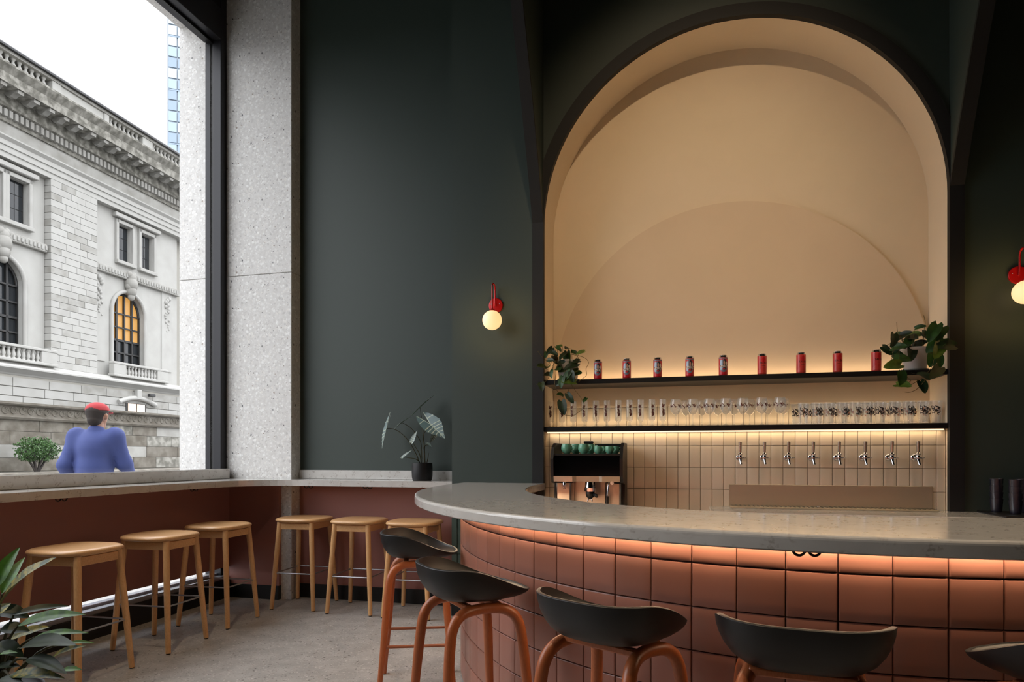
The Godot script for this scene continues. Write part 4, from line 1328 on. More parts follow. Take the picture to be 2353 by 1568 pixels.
const POTHOS_A_LEAVES := [
	[Vector3(-0.924, 1.825, -4.462), 0.033],
	[Vector3(-0.900, 1.850, -4.460), 0.049],
	[Vector3(-0.864, 1.831, -4.453), 0.049],
	[Vector3(-0.852, 1.876, -4.552), 0.043],
	[Vector3(-0.847, 1.902, -4.567), 0.023],
	[Vector3(-0.799, 1.880, -4.572), 0.056],
	[Vector3(-0.776, 1.876, -4.642), 0.030],
	[Vector3(-0.797, 1.812, -4.601), 0.079],
	[Vector3(-0.889, 1.813, -4.635), 0.056],
	[Vector3(-0.890, 1.789, -4.462), 0.043],
	[Vector3(-0.952, 1.741, -4.437), 0.072],
	[Vector3(-0.903, 1.740, -4.441), 0.046],
	[Vector3(-0.917, 1.692, -4.459), 0.049],
	[Vector3(-0.880, 1.692, -4.446), 0.043],
	[Vector3(-0.863, 1.742, -4.576), 0.059],
	[Vector3(-0.832, 1.780, -4.560), 0.059],
	[Vector3(-0.772, 1.750, -4.557), 0.079],
	[Vector3(-0.758, 1.864, -4.660), 0.039],
	[Vector3(-0.712, 1.849, -4.592), 0.049],
	[Vector3(-0.739, 1.790, -4.584), 0.046],
	[Vector3(-0.725, 1.710, -4.605), 0.062],
	[Vector3(-0.788, 1.665, -4.466), 0.075],
	[Vector3(-0.741, 1.669, -4.452), 0.056],
	[Vector3(-0.835, 1.632, -4.464), 0.043],
	[Vector3(-0.812, 1.634, -4.453), 0.059],
	[Vector3(-0.772, 1.636, -4.454), 0.072],
	[Vector3(-0.825, 1.825, -4.561), 0.062],
	[Vector3(-0.819, 1.737, -4.605), 0.062],
	[Vector3(-0.831, 1.554, -4.462), 0.038],
	[Vector3(-0.758, 1.527, -4.475), 0.062],
	[Vector3(-0.806, 1.462, -4.456), 0.075],
	[Vector3(-0.662, 1.515, -4.479), 0.031],
	[Vector3(-0.753, 1.723, -4.590), 0.049],
	[Vector3(-0.950, 1.607, -4.451), 0.066]]
const POTHOS_A_VINES := [
	[Vector3(-0.840, 1.774, -4.564), Vector3(-0.740, 1.602, -4.485), Vector3(-0.704, 1.556, -4.476), Vector3(-0.674, 1.505, -4.476), Vector3(-0.670, 1.465, -4.476), Vector3(-0.708, 1.432, -4.476), Vector3(-0.745, 1.412, -4.476), Vector3(-0.806, 1.420, -4.476)],
	[Vector3(-0.776, 1.846, -4.599), Vector3(-0.686, 1.819, -4.582), Vector3(-0.649, 1.781, -4.573), Vector3(-0.666, 1.737, -4.564), Vector3(-0.659, 1.691, -4.546), Vector3(-0.692, 1.662, -4.529), Vector3(-0.708, 1.640, -4.502)],
	[Vector3(-0.871, 1.704, -4.546), Vector3(-0.867, 1.629, -4.485), Vector3(-0.844, 1.573, -4.476), Vector3(-0.810, 1.542, -4.476), Vector3(-0.789, 1.507, -4.476)],
	[Vector3(-0.886, 1.750, -4.529), Vector3(-0.924, 1.658, -4.494), Vector3(-0.974, 1.633, -4.467), Vector3(-0.989, 1.626, -4.458)],
	[Vector3(-0.810, 1.542, -4.476), Vector3(-0.776, 1.575, -4.476), Vector3(-0.770, 1.596, -4.485)],
	[Vector3(-0.670, 1.465, -4.476), Vector3(-0.650, 1.458, -4.476), Vector3(-0.620, 1.464, -4.476)],
	[Vector3(-0.914, 1.781, -4.546), Vector3(-0.952, 1.813, -4.494), Vector3(-0.979, 1.853, -4.458)]]
const POTHOS_B_LEAVES := [
	[Vector3(1.264, 1.893, -4.609), 0.048],
	[Vector3(1.214, 1.843, -4.524), 0.064],
	[Vector3(1.208, 1.796, -4.628), 0.056],
	[Vector3(1.231, 1.821, -4.600), 0.060],
	[Vector3(1.191, 1.680, -4.461), 0.080],
	[Vector3(1.307, 1.889, -4.618), 0.068],
	[Vector3(1.315, 1.834, -4.607), 0.068],
	[Vector3(1.257, 1.806, -4.556), 0.068],
	[Vector3(1.346, 1.863, -4.612), 0.080],
	[Vector3(1.330, 1.762, -4.581), 0.080],
	[Vector3(1.268, 1.728, -4.536), 0.072],
	[Vector3(1.375, 1.886, -4.640), 0.068],
	[Vector3(1.417, 1.889, -4.646), 0.060],
	[Vector3(1.403, 1.861, -4.442), 0.100],
	[Vector3(1.443, 1.859, -4.458), 0.088],
	[Vector3(1.433, 1.859, -4.611), 0.072],
	[Vector3(1.399, 1.834, -4.631), 0.064],
	[Vector3(1.419, 1.792, -4.464), 0.092],
	[Vector3(1.427, 1.759, -4.438), 0.096],
	[Vector3(1.463, 1.787, -4.443), 0.080],
	[Vector3(1.430, 1.732, -4.529), 0.092],
	[Vector3(1.442, 1.700, -4.456), 0.060],
	[Vector3(1.356, 1.609, -4.457), 0.092],
	[Vector3(1.414, 1.628, -4.446), 0.100],
	[Vector3(1.243, 1.599, -4.471), 0.068],
	[Vector3(1.258, 1.562, -4.467), 0.072],
	[Vector3(1.359, 1.549, -4.469), 0.064],
	[Vector3(1.368, 1.918, -4.529), 0.044],
	[Vector3(1.272, 1.761, -4.611), 0.064],
	[Vector3(1.317, 1.792, -4.652), 0.076],
	[Vector3(1.384, 1.815, -4.648), 0.068]]
const POTHOS_B_VINES := [
	[Vector3(1.405, 1.860, -4.608), Vector3(1.406, 1.918, -4.599), Vector3(1.411, 1.955, -4.599), Vector3(1.403, 2.001, -4.599)],
	[Vector3(1.264, 1.862, -4.582), Vector3(1.253, 1.915, -4.582), Vector3(1.250, 1.964, -4.582)],
	[Vector3(1.259, 1.807, -4.564), Vector3(1.242, 1.695, -4.502), Vector3(1.261, 1.629, -4.476), Vector3(1.294, 1.590, -4.467), Vector3(1.265, 1.580, -4.467)],
	[Vector3(1.451, 1.799, -4.564), Vector3(1.422, 1.689, -4.502), Vector3(1.365, 1.615, -4.476), Vector3(1.275, 1.551, -4.467)],
	[Vector3(1.397, 1.625, -4.476), Vector3(1.336, 1.549, -4.467), Vector3(1.294, 1.523, -4.467), Vector3(1.262, 1.524, -4.467)],
	[Vector3(1.223, 1.829, -4.555), Vector3(1.215, 1.749, -4.538), Vector3(1.189, 1.704, -4.529)],
	[Vector3(1.451, 1.851, -4.564), Vector3(1.464, 1.850, -4.564), Vector3(1.477, 1.828, -4.564)]]
const POTHOS_A_POT := Vector3(-0.805, 1.663, -4.665)
const POTHOS_B_POT := Vector3(1.373, 1.663, -4.665)


# ---------------------------------------------------------------- plants
func blade(base: Vector3, tip: Vector3, width: float, up: Vector3, droop: float, fold: float, shape: int) -> ArrayMesh:
	# one leaf from its stalk end to its tip; shape 0 lance, 1 heart
	var b := MB.new()
	var ax := tip - base
	var len := ax.length()
	var d := ax / len
	var side := d.cross(up).normalized()
	var nrm := side.cross(d)
	var f := func(i, j):
		var s: float = i / 12.0
		var t: float = (j - 3) / 3.0
		var w: float
		if shape == 0:
			w = pow(sin(PI * pow(s, 0.75)), 0.85) if s < 1.0 else 0.0
			w = maxf(w, 0.05 * (1.0 - s))
		else:
			w = pow(maxf(0.0, 1.0 - s), 0.62) * (0.35 + 1.0 * pow(s, 0.4)) * 1.05
		var back := 0.0
		if shape == 1:
			back = -0.16 * len * absf(t) * maxf(0.0, 1.0 - s * 5.0)
		var lift := sin(PI * s) * droop * len + absf(t) * w * fold * width * 0.5
		var ripple := sin(s * 17.0 + t * 2.0) * 0.012 * width * absf(t)
		return base + d * (s * len + back) + side * (t * w * width * 0.5) + nrm * (lift + ripple)
	b.grid(12, 6, f)
	return b.mesh()


func build_floor_plant() -> void:
	var t := thing("floor_plant", "leafy dark green floor plant with yellow flecked leaves, bottom left", "plant", FLOOR_PLANT_FOOT)
	var foot := FLOOR_PLANT_FOOT
	var pot := [Vector2(0.001, 0.0), Vector2(0.13, 0.0), Vector2(0.135, 0.006), Vector2(0.165, 0.27), Vector2(0.165, 0.27), Vector2(0.152, 0.27), Vector2(0.148, 0.24), Vector2(0.001, 0.24)]
	obj("pot", turned(pot, 32), M.pot_black, t)
	obj("soil", turned([Vector2(0.149, 0.238), Vector2(0.1, 0.25), Vector2(0.001, 0.255)], 24), M.soil, t)
	var ms := [leaf_material(Color(0.15, 0.32, 0.04), Color(0.27, 0.46, 0.07), 61), leaf_material(Color(0.12, 0.22, 0.04), Color(0.56, 0.50, 0.14), 62, 0.03, 4.0), leaf_material(Color(0.06, 0.13, 0.03), Color(0.12, 0.20, 0.045), 63)]
	for q in FLOOR_PLANT_LEAVES:
		var a: Vector3 = q[0] - foot
		var b: Vector3 = q[1] - foot
		var up := Vector3(0.35, 1.0, 0.5).normalized()
		if absf((b - a).normalized().dot(up)) > 0.85:
			up = Vector3(0.5, 0.1, 0.8).normalized()
		var lf := obj("leaf", blade(a, b, q[2], up, 0.06, 0.35, 0), ms[q[3]], t)
		var root := Vector3(a.x * 0.12, 0.25, a.z * 0.12)
		var mid := root.lerp(a, 0.55) + Vector3(0, 0.05, 0)
		obj("stalk", tubed(curve([root, mid, a], 4), [0.007, 0.0065, 0.006, 0.006, 0.0055, 0.005, 0.0045, 0.004, 0.0035], 6), M.stem, t)


func build_alocasia() -> void:
	var at := ALOCASIA_POT
	var t := thing("alocasia_plant", "slender plant with pale veined arrow leaves in a black pot", "plant", at)
	obj("pot", turned([Vector2(0.001, 0.0), Vector2(0.066, 0.0), Vector2(0.071, 0.004), Vector2(0.0765, 0.03), Vector2(0.0785, 0.075), Vector2(0.0755, 0.134), Vector2(0.0755, 0.134), Vector2(0.071, 0.134), Vector2(0.070, 0.12), Vector2(0.001, 0.12)], 36), M.pot_black, t)
	obj("soil", turned([Vector2(0.0705, 0.118), Vector2(0.03, 0.126), Vector2(0.001, 0.128)], 24), M.soil, t)
	for s in ALOCASIA_STEMS:
		var pts := []
		for p in s:
			pts.append(p - at)
		pts[0].y = 0.118
		pts[0] = Vector3(pts[0].x * 0.8, pts[0].y, pts[0].z * 0.6)
		var line := curve(pts, 5)
		var rad := []
		for k in line.size():
			rad.append(lerpf(0.0042, 0.0018, float(k) / line.size()))
		obj("stalk", tubed(line, rad, 7), M.stem, t)
	var face := mat(Color(0.36, 0.45, 0.45), 0.3)
	face.clearcoat_enabled = true
	face.backlight_enabled = true
	face.backlight = Color(0.14, 0.16, 0.05)
	var vein := mat(Color(0.74, 0.78, 0.70), 0.4)
	for q in ALOCASIA_LEAVES:
		var a: Vector3 = q[0] - at
		var tip: Vector3 = q[1] - at
		var d := (tip - a).normalized()
		var len := a.distance_to(tip)
		var nrm: Vector3 = q[2]
		var side := d.cross(nrm).normalized()
		nrm = side.cross(d).normalized()
		var w: float = q[3] * 0.5
		var lob := 0.85 if q[4] == 1 else 0.25
		var at3 := func(s: float, x: float, lift: float) -> Vector3:
			# s along the midrib (negative behind the stalk), x across
			return a + d * (s * len) + side * (x * w) + nrm * (lift + absf(x) * w * 0.22 - 0.06 * len * s * s + 0.02 * len * sin(s * 22.0) * absf(x) * 0.35)
		var edge := func(s: float) -> float:
			if s < 0.0:
				return lerpf(0.95, 0.42, pow(-s / lob, 1.6))
			return pow(maxf(0.0, 1.0 - s), 0.85) * (0.95 + 0.25 * sin(PI * minf(s * 1.3, 1.0))) * (1.0 + 0.05 * sin(s * 30.0))
		var inner := func(s: float) -> float:
			return 0.40 * pow(-s / lob, 0.9) if s < 0.0 else 0.0
		var b := MB.new()
		for e in [-1.0, 1.0]:
			b.grid(18, 4, func(i, j):
				var s := lerpf(-lob, 1.0, i / 18.0)
				return at3.call(s, e * lerpf(inner.call(s), edge.call(s), j / 4.0), 0.0), false, e < 0)
		var lf := obj("leaf", b.mesh(), face, t)
		var vb := MB.new()
		var strip := func(p0: Vector2, p1: Vector2, wd: float):
			var n := 6
			for k in n:
				var u := p0.lerp(p1, float(k) / n)
				var v := p0.lerp(p1, float(k + 1) / n)
				var o := (p1 - p0).orthogonal().normalized() * wd
				vb.quad(at3.call(u.x - o.x, u.y - o.y, 0.0012), at3.call(v.x - o.x, v.y - o.y, 0.0012), at3.call(v.x + o.x, v.y + o.y, 0.0012), at3.call(u.x + o.x, u.y + o.y, 0.0012))
		strip.call(Vector2(0, 0), Vector2(0.97, 0), 0.035)
		for e in [-1.0, 1.0]:
			strip.call(Vector2(0, 0), Vector2(-lob * 0.95, e * 0.41), 0.03)
			for s in [0.04, 0.2, 0.36, 0.52, 0.68]:
				strip.call(Vector2(s, 0), Vector2(s + 0.12, e * edge.call(s + 0.12) * 0.97), 0.022)
			strip.call(Vector2(-lob * 0.45, e * inner.call(-lob * 0.45)), Vector2(-lob * 0.35, e * 0.84), 0.022)
		obj("vein", vb.mesh(), vein, lf)


func build_pothos() -> void:
	var ms := [leaf_material(Color(0.10, 0.22, 0.06), Color(0.17, 0.32, 0.09), 71), leaf_material(Color(0.05, 0.13, 0.05), Color(0.10, 0.20, 0.07), 72), leaf_material(Color(0.26, 0.36, 0.07), Color(0.36, 0.44, 0.12), 73)]
	for p in [["trailing pothos in a white pot at the left end of the upper shelf", POTHOS_A_POT, POTHOS_A_LEAVES, POTHOS_A_VINES], ["trailing pothos in a white pot at the right end of the upper shelf", POTHOS_B_POT, POTHOS_B_LEAVES, POTHOS_B_VINES]]:
		var at: Vector3 = p[1]
		var t := thing("pothos_plant", p[0], "plant", at, 0.0, "pothos plants on the upper shelf")
		obj("pot", turned([Vector2(0.0009, 0.0123), Vector2(0.0598, 0.0123), Vector2(0.0634, 0.0158), Vector2(0.0810, 0.1320), Vector2(0.0810, 0.1320), Vector2(0.0845, 0.1338), Vector2(0.0845, 0.1478), Vector2(0.0792, 0.1478), Vector2(0.0766, 0.1320), Vector2(0.0009, 0.1320)], 32), M.pot_white, t)
		obj("saucer", turned([Vector2(0.0009, 0.0000), Vector2(0.0686, 0.0000), Vector2(0.0774, 0.0158), Vector2(0.0774, 0.0158), Vector2(0.0739, 0.0158), Vector2(0.0669, 0.0070), Vector2(0.0009, 0.0070)], 32), M.pot_white, t)
		obj("soil", turned([Vector2(0.0770, 0.1302), Vector2(0.0352, 0.1373), Vector2(0.0009, 0.1390)], 20), M.soil, t)
		for v in p[3]:
			var pts := []
			for q in v:
				pts.append(q - at)
			obj("vine", tubed(curve(pts, 4), 0.0016, 6), M.vine, t)
		var k := 0
		for q in p[2]:
			var c: Vector3 = q[0] - at
			var l: float = q[1] * 1.35
			var dir := Vector3(rng.randf_range(-0.8, 0.8), rng.randf_range(-1.0, 0.15), rng.randf_range(-0.1, 0.6)).normalized()
			if c.y > 0.2:
				dir = Vector3(rng.randf_range(-0.9, 0.9), rng.randf_range(-0.7, 0.5), rng.randf_range(0.0, 0.7)).normalized()
			var up := Vector3(rng.randf_range(-0.5, 0.5), rng.randf_range(0.2, 0.8), 1.0).normalized()
			var base := c - dir * l * 0.5
			obj("leaf", blade(base, c + dir * l * 0.5, l * rng.randf_range(0.62, 0.8), up, 0.08, 0.25, 1), ms[[0, 1, 1, 0, 2, 1, 0][k % 7]], t)
			var root := Vector3(clampf(base.x, -0.06, 0.06), 0.136, clampf(base.z, -0.045, 0.05))
			if c.y > 0.02:
				obj("stalk", tubed(curve([root, (root + base) / 2 + Vector3(0, 0.03, 0.01), base], 4), 0.0013, 5), M.vine, t)
			k += 1


# ---------------------------------------------------------------- outside
const STREET := -0.06


func build_outside() -> void:
	var walk := textured(blend_noise(256, Color(0.56, 0.55, 0.54), Color(0.66, 0.655, 0.64), 0.02, 4, 81), 0.85, Vector3.ONE * 0.4)
	struct("floor_sidewalk", boxed(Vector3(-6.1, STREET - 0.1, -4), Vector3(4.2, 0.2, 60)), walk, "pale concrete pavement outside the window")
	struct("floor_street", boxed(Vector3(-37, STREET - 0.35, -20), Vector3(58, 0.4, 120)), mat(Color(0.36, 0.36, 0.365), 0.85), "grey asphalt street outside the window")
	M.stone = textured(blend_noise(512, Color(0.526, 0.519, 0.496), Color(0.601, 0.597, 0.578), 0.008, 5, 82, 1.6), 0.85, Vector3.ONE * 0.25)
	M.stone_light = textured(blend_noise(256, Color(0.616, 0.612, 0.594), Color(0.653, 0.650, 0.634), 0.01, 4, 83), 0.85, Vector3.ONE * 0.3)
	M.stone_alt = textured(blend_noise(256, Color(0.594, 0.590, 0.571), Color(0.638, 0.634, 0.620), 0.01, 4, 84), 0.85, Vector3.ONE * 0.3)
	M.stone_worn = textured(blend_noise(512, Color(0.376, 0.368, 0.338), Color(0.571, 0.563, 0.533), 0.015, 5, 85, 2.2), 0.9, Vector3.ONE * 0.3)
	M.stone_brown = textured(blend_noise(512, Color(0.346, 0.323, 0.285), Color(0.451, 0.432, 0.398), 0.012, 5, 86, 1.6), 0.9, Vector3.ONE * 0.3)
	M.dark_glass = mat(Color(0.12, 0.135, 0.15), 0.08)
	M.iron = mat(Color(0.10, 0.10, 0.105), 0.5)
	M.lit = warm(Color(1.0, 0.72, 0.34), 0.55)
	M.lit.albedo_color = Color(0.5, 0.4, 0.25)
	M.joint = mat(Color(0.60, 0.59, 0.56), 0.9)
	library()
	terrace()
	tower()
	shrub()
	passer_by()


func facade_frame(w: float) -> Transform3D:
	# u along the facade away from us, v up, and out of the wall
	var al := deg_to_rad(-2.74)
	var d := Vector3(sin(al), 0, -cos(al))
	var n := Vector3(cos(al), 0, sin(al))
	return Transform3D(Basis(d, Vector3.UP, n), -n * (26.0 - w))


func run(called: String, prof: Array, u0: float, u1: float, m: Material, parent: Node) -> MeshInstance3D:
	# a moulding: (out, height) outline carried along u
	var p := PackedVector2Array()
	for q in prof:
		p.append(Vector2(-q.x, q.y))
	# the prism runs along its z; turn it so that z lies along u and x points into the wall
	var xf := Transform3D(Basis(Vector3(0, 0, -1), Vector3.UP, Vector3(1, 0, 0)), Vector3.ZERO)
	return obj(called, prismed(p, u0, u1, xf), m, parent)


func library() -> void:
	var t := thing("library_building", "pale marble classical building across the street", "building")
	t.transform = facade_frame(0.0)
	t.set_meta("label", "pale marble classical building across the street")
	var u0 := 12.0
	var u1 := 46.0
	# the mass behind, and everything that stands before it
	obj("core_wall", boxed(Vector3(29, 8.3, -6.5), Vector3(34, 17.4, 11.8)), M.joint, t)
	run("basement", [Vector2(-0.7, -0.5), Vector2(0.12, -0.5), Vector2(0.12, 4.5), Vector2(-0.7, 4.5)], u0, u1, M.joint, t)
	run("ledge", [Vector2(-0.6, 4.45), Vector2(0.14, 4.45), Vector2(0.2, 4.52), Vector2(0.34, 4.62), Vector2(0.46, 4.70), Vector2(0.46, 4.76), Vector2(0.36, 4.84), Vector2(0.16, 4.90), Vector2(0.05, 5.0), Vector2(-0.6, 5.0)], u0, u1, M.stone_light, t)
	run("architrave", [Vector2(-0.6, 13.33), Vector2(0.06, 13.33), Vector2(0.06, 13.55), Vector2(0.11, 13.56), Vector2(0.11, 13.80), Vector2(0.16, 13.81), Vector2(0.16, 14.0), Vector2(0.28, 14.12), Vector2(0.28, 14.18), Vector2(-0.6, 14.18)], u0, u1, M.stone_light, t)
	run("frieze", [Vector2(-0.6, 14.18), Vector2(0.08, 14.18), Vector2(0.08, 14.75), Vector2(-0.6, 14.75)], u0, u1, M.stone, t)
	run("cornice", [Vector2(-0.6, 14.75), Vector2(0.16, 14.75), Vector2(0.16, 15.20), Vector2(0.36, 15.28), Vector2(0.36, 15.75), Vector2(1.16, 15.80), Vector2(1.18, 16.16), Vector2(1.32, 16.34), Vector2(1.38, 16.42), Vector2(1.38, 16.50), Vector2(0.9, 16.66), Vector2(-0.6, 16.70)], u0, u1, M.stone_worn, t)
	run("roof_edge", [Vector2(-0.4, 17.50), Vector2(0.72, 17.50), Vector2(0.72, 17.58), Vector2(0.60, 17.70), Vector2(-0.4, 17.74)], u0, u1, M.iron, t)
	run("parapet_base", [Vector2(-0.3, 16.68), Vector2(0.55, 16.68), Vector2(0.55, 16.80), Vector2(-0.3, 16.80)], u0, u1, M.stone, t)
	run("parapet_rail", [Vector2(-0.3, 17.38), Vector2(0.58, 17.38), Vector2(0.58, 17.52), Vector2(-0.3, 17.52)], u0, u1, M.stone, t)
	run("parapet_back", [Vector2(-0.4, 16.70), Vector2(0.05, 16.70), Vector2(0.05, 17.5), Vector2(-0.4, 17.5)], u0, u1, M.stone_worn, t)
	for blk in [[24.33, 24.79], [24.79, 27.15], [27.15, 27.44], [29.59, 30.29], [33.0, 33.6], [20.2, 21.3]]:
		obj("parapet_block", boxed(Vector3((blk[0] + blk[1]) / 2, 17.09, 0.3), Vector3(blk[1] - blk[0], 0.58, 0.5 if blk[1] - blk[0] < 1.0 else 0.4), 0.02), M.stone_light, t)
	var bal := turned([Vector2(0.09, 0.0), Vector2(0.09, 0.06), Vector2(0.05, 0.08), Vector2(0.075, 0.13), Vector2(0.115, 0.22), Vector2(0.10, 0.30), Vector2(0.055, 0.40), Vector2(0.05, 0.46), Vector2(0.08, 0.50), Vector2(0.09, 0.52), Vector2(0.09, 0.58)], 12)
	for span in [[21.4, 24.2], [27.55, 29.5], [30.4, 32.9]]:
		var n := int((span[1] - span[0]) / 0.265)
		for k in n:
			obj("baluster", bal, M.stone_light, t, Transform3D(Basis(), Vector3(span[0] + (k + 0.5) * (span[1] - span[0]) / n, 16.80, 0.36)))
	var dent := boxed(Vector3.ZERO, Vector3(0.15, 0.30, 0.16), 0.01)
	for k in 66:
		obj("dentil", dent, M.stone, t, Transform3D(Basis(), Vector3(20.0 + k * 0.24, 15.06, 0.24)))
	var mod := MB.new()
	mod.prism(PackedVector2Array([Vector2(0, 0.0), Vector2(0.16, -0.18), Vector2(0.34, -0.20), Vector2(0.55, -0.08), Vector2(0.72, -0.12), Vector2(0.74, 0.0)]), -0.13, 0.13, Transform3D(Basis(Vector3(0, 0, 1), Vector3.UP, Vector3(-1, 0, 0)), Vector3.ZERO))
	var modm := mod.mesh()
	for k in 23:
		obj("modillion", modm, M.stone, t, Transform3D(Basis(), Vector3(20.2 + k * 0.72, 15.78, 0.36)))
	# plain ashlar between the bays, block by block
	var unit := boxed(Vector3.ZERO, Vector3.ONE, 0.012)
	var g := RandomNumberGenerator.new()
	g.seed = 12
	var face := [M.stone_light, M.stone_alt, M.stone_light, M.stone]
	for c in 28:
		var v0 := 5.0 + c * 0.2975
		var u := 24.72
		var first := true
		while u < 27.24:
			var l := minf(g.randf_range(0.75, 1.15) * (0.55 if first and c % 2 else 1.0), 27.25 - u)
			if 27.25 - u - l < 0.3:
				l = 27.25 - u
			obj("stone_block", unit, face[g.randi() % 4], t, Transform3D(Basis.from_scale(Vector3(l - 0.012, 0.2855, 0.9)), Vector3(u + l / 2, v0 + 0.149, -0.40 + g.randf_range(0.0, 0.008))))
			u += l
			first = false
	# rusticated basement bands
	for c in 3:
		var u := 18.0
		while u < 36.0:
			var l := g.randf_range(1.3, 1.9)
			obj("stone_block", unit, [M.stone, M.stone_alt][g.randi() % 2], t, Transform3D(Basis.from_scale(Vector3(l - 0.03, 0.36, 0.3)), Vector3(u + l / 2, 3.38 + c * 0.39, 0.05)))
			u += l
	# the two window bays in view and one more each way
	for bay in [[22.62, false], [29.52, true], [36.4, false], [15.8, false]]:
		window_bay(t, bay[0], bay[1])
	# small lit basement window with its arched head and lamp
	obj("basement_window", boxed(Vector3(29.5, 3.50, 0.21), Vector3(1.35, 0.50, 0.03)), M.iron, t)
	for k in 2:
		obj("basement_pane", boxed(Vector3(29.22 + k * 0.6, 3.52, 0.23), Vector3(0.52, 0.40, 0.02)), warm(Color(1.0, 0.66, 0.2), 0.5), t)
	var hood := []
	for i in 13:
		var a := lerpf(-1.0, 1.0, i / 12.0)
		hood.append(Vector3(29.55 + a * 1.25, 4.02 - a * a * 0.28, 0.28))
	obj("window_hood", tubed(hood, 0.12, 8), M.stone_light, t)
	obj("hood_keystone", boxed(Vector3(29.55, 4.2, 0.3), Vector3(0.3, 0.5, 0.24), 0.03), M.stone_light, t)
	obj("facade_lamp", boxed(Vector3(30.25, 4.22, 0.5), Vector3(0.4, 0.16, 0.2), 0.03), M.iron, t)


func window_bay(t: Node3D, c: float, lit: bool) -> void:
	var w := -0.28                    # the bay lies a little behind the ashlar
	var l := c - 2.27 if c > 25 else c - 2.1
	var r := c + 3.6 if c > 25 else c + 2.08
	var v_arch := 8.34
	var half := 1.02
	# wall round the arched window: one plate with the notch
	var p := PackedVector2Array([Vector2(l, 5.0), Vector2(c - half, 5.0), Vector2(c - half, v_arch)])
	for i in 17:
		var a := PI - PI * i / 16.0
		p.append(Vector2(c + half * cos(a), v_arch + half * sin(a)))
	p.append_array([Vector2(c + half, 5.0), Vector2(r, 5.0), Vector2(r, 10.2), Vector2(l, 10.2)])
	obj("bay_wall", prismed(p, w - 0.4, w), M.stone_light, t)
	# moulded architrave round the arch
	var ring := []
	ring.append(Vector3(c - half - 0.09, 5.6, w + 0.05))
	for i in 17:
		var a := PI - PI * i / 16.0
		ring.append(Vector3(c + (half + 0.09) * cos(a), v_arch + (half + 0.09) * sin(a), w + 0.05))
	ring.append(Vector3(c + half + 0.09, 5.6, w + 0.05))
	obj("arch_moulding", tubed(ring, 0.1, 8), M.stone_alt, t)
	# string course of little ornaments, keystone head and hanging garlands
	obj("string_course", boxed(Vector3((l + r) / 2, 10.22, w + 0.08), Vector3(r - l, 0.36, 0.24), 0.03), M.stone, t)
	var dot := boxed(Vector3.ZERO, Vector3(0.09, 0.2, 0.06), 0.02)
	for k in int((r - l) / 0.19):
		obj("course_ornament", dot, M.stone_alt, t, Transform3D(Basis(), Vector3(l + 0.1 + k * 0.19, 10.22, w + 0.22)))
	var key := MB.new()
	for q in [[0.0, 9.5, 0.26], [0.0, 9.85, 0.32], [-0.16, 9.7, 0.17], [0.16, 9.7, 0.17], [0.0, 10.15, 0.24], [-0.13, 10.3, 0.17], [0.13, 10.3, 0.17], [0.0, 9.2, 0.17]]:
		var s := []
		for i in 9:
			var a := -PI / 2 + PI * i / 8.0
			s.append(Vector2(maxf(0.001, q[2] * cos(a)), q[2] * 1.15 * sin(a)))
		key.lathe(s, 12, Transform3D(Basis(), Vector3(c + q[0], q[1], w + 0.2)))
	obj("keystone_head", key.mesh(), M.stone, t)
	for e in ([-1.88, 2.75] if c > 25 else []):
		var gb := MB.new()
		var g := RandomNumberGenerator.new()
		g.seed = int(c * 10 + e * 7)
		for k in 16:
			var v := 9.75 - k * 0.12
			var q := 0.20 * (1.0 - k / 22.0)
			var s := []
			for i in 7:
				var a := -PI / 2 + PI * i / 6.0
				s.append(Vector2(maxf(0.001, q * 0.6 * cos(a)), q * 0.7 * sin(a)))
			gb.lathe(s, 8, Transform3D(Basis(), Vector3(c + e + g.randf_range(-0.16, 0.16), v, w + 0.06)))
		obj("carved_garland", gb.mesh(), M.stone_alt, t)
		obj("garland_panel", boxed(Vector3(c + e, 7.9, w + 0.02), Vector3(0.78, 4.4, 0.06), 0.02), M.stone_light, t)
	# arched window: iron grid over dark or lit panes
	var wz := w - 0.30
	var win := obj("arched_window", boxed(Vector3(c, 5.66, wz + 0.05), Vector3(2 * half, 0.10, 0.16)), M.iron, t)
	var cols := 4
	var vs := [5.7, 6.32, 6.95, 7.6, 8.3, 9.36]
	for k in cols + 1:
		var u := c - half + 2 * half * k / cols
		var top := v_arch + sqrt(maxf(0.0, half * half - pow(u - c, 2)))
		obj("mullion", boxed(Vector3(u, (5.7 + top) / 2, wz + 0.06), Vector3(0.09, top - 5.7, 0.1)), M.iron, win)
	for k in range(1, vs.size() - 1):
		obj("transom", boxed(Vector3(c, vs[k], wz + 0.06), Vector3(2 * half, 0.10 if k == 2 else 0.07, 0.1)), M.iron, win)
	var rim := []
	for i in 17:
		var a := PI - PI * i / 16.0
		rim.append(Vector3(c + (half - 0.05) * cos(a), v_arch + (half - 0.05) * sin(a), wz + 0.06))
	obj("arch_frame", tubed(rim, 0.06, 6), M.iron, win)
	for k in cols:
		var a := c - half + 2 * half * k / cols
		var b := a + 2 * half / cols
		for j in vs.size() - 1:
			var pp := PackedVector2Array([Vector2(a, vs[j]), Vector2(b, vs[j])])
			if j < vs.size() - 2:
				pp.append_array([Vector2(b, vs[j + 1]), Vector2(a, vs[j + 1])])
			else:
				for i in 7:
					var u := lerpf(b, a, i / 6.0)
					pp.append(Vector2(u, v_arch + sqrt(maxf(0.001, half * half - pow(u - c, 2))) - 0.02))
			obj("pane", prismed(pp, wz - 0.02, wz), M.lit if lit and j >= 2 else M.dark_glass, win)
	# balcony front
	obj("balcony_rail", boxed(Vector3(c + 0.35, 5.66, w + 0.42), Vector3(3.75, 0.12, 0.34), 0.02), M.stone_light, t)
	obj("balcony_floor", boxed(Vector3(c + 0.35, 5.06, w + 0.42), Vector3(3.8, 0.12, 0.36), 0.02), M.stone_light, t)
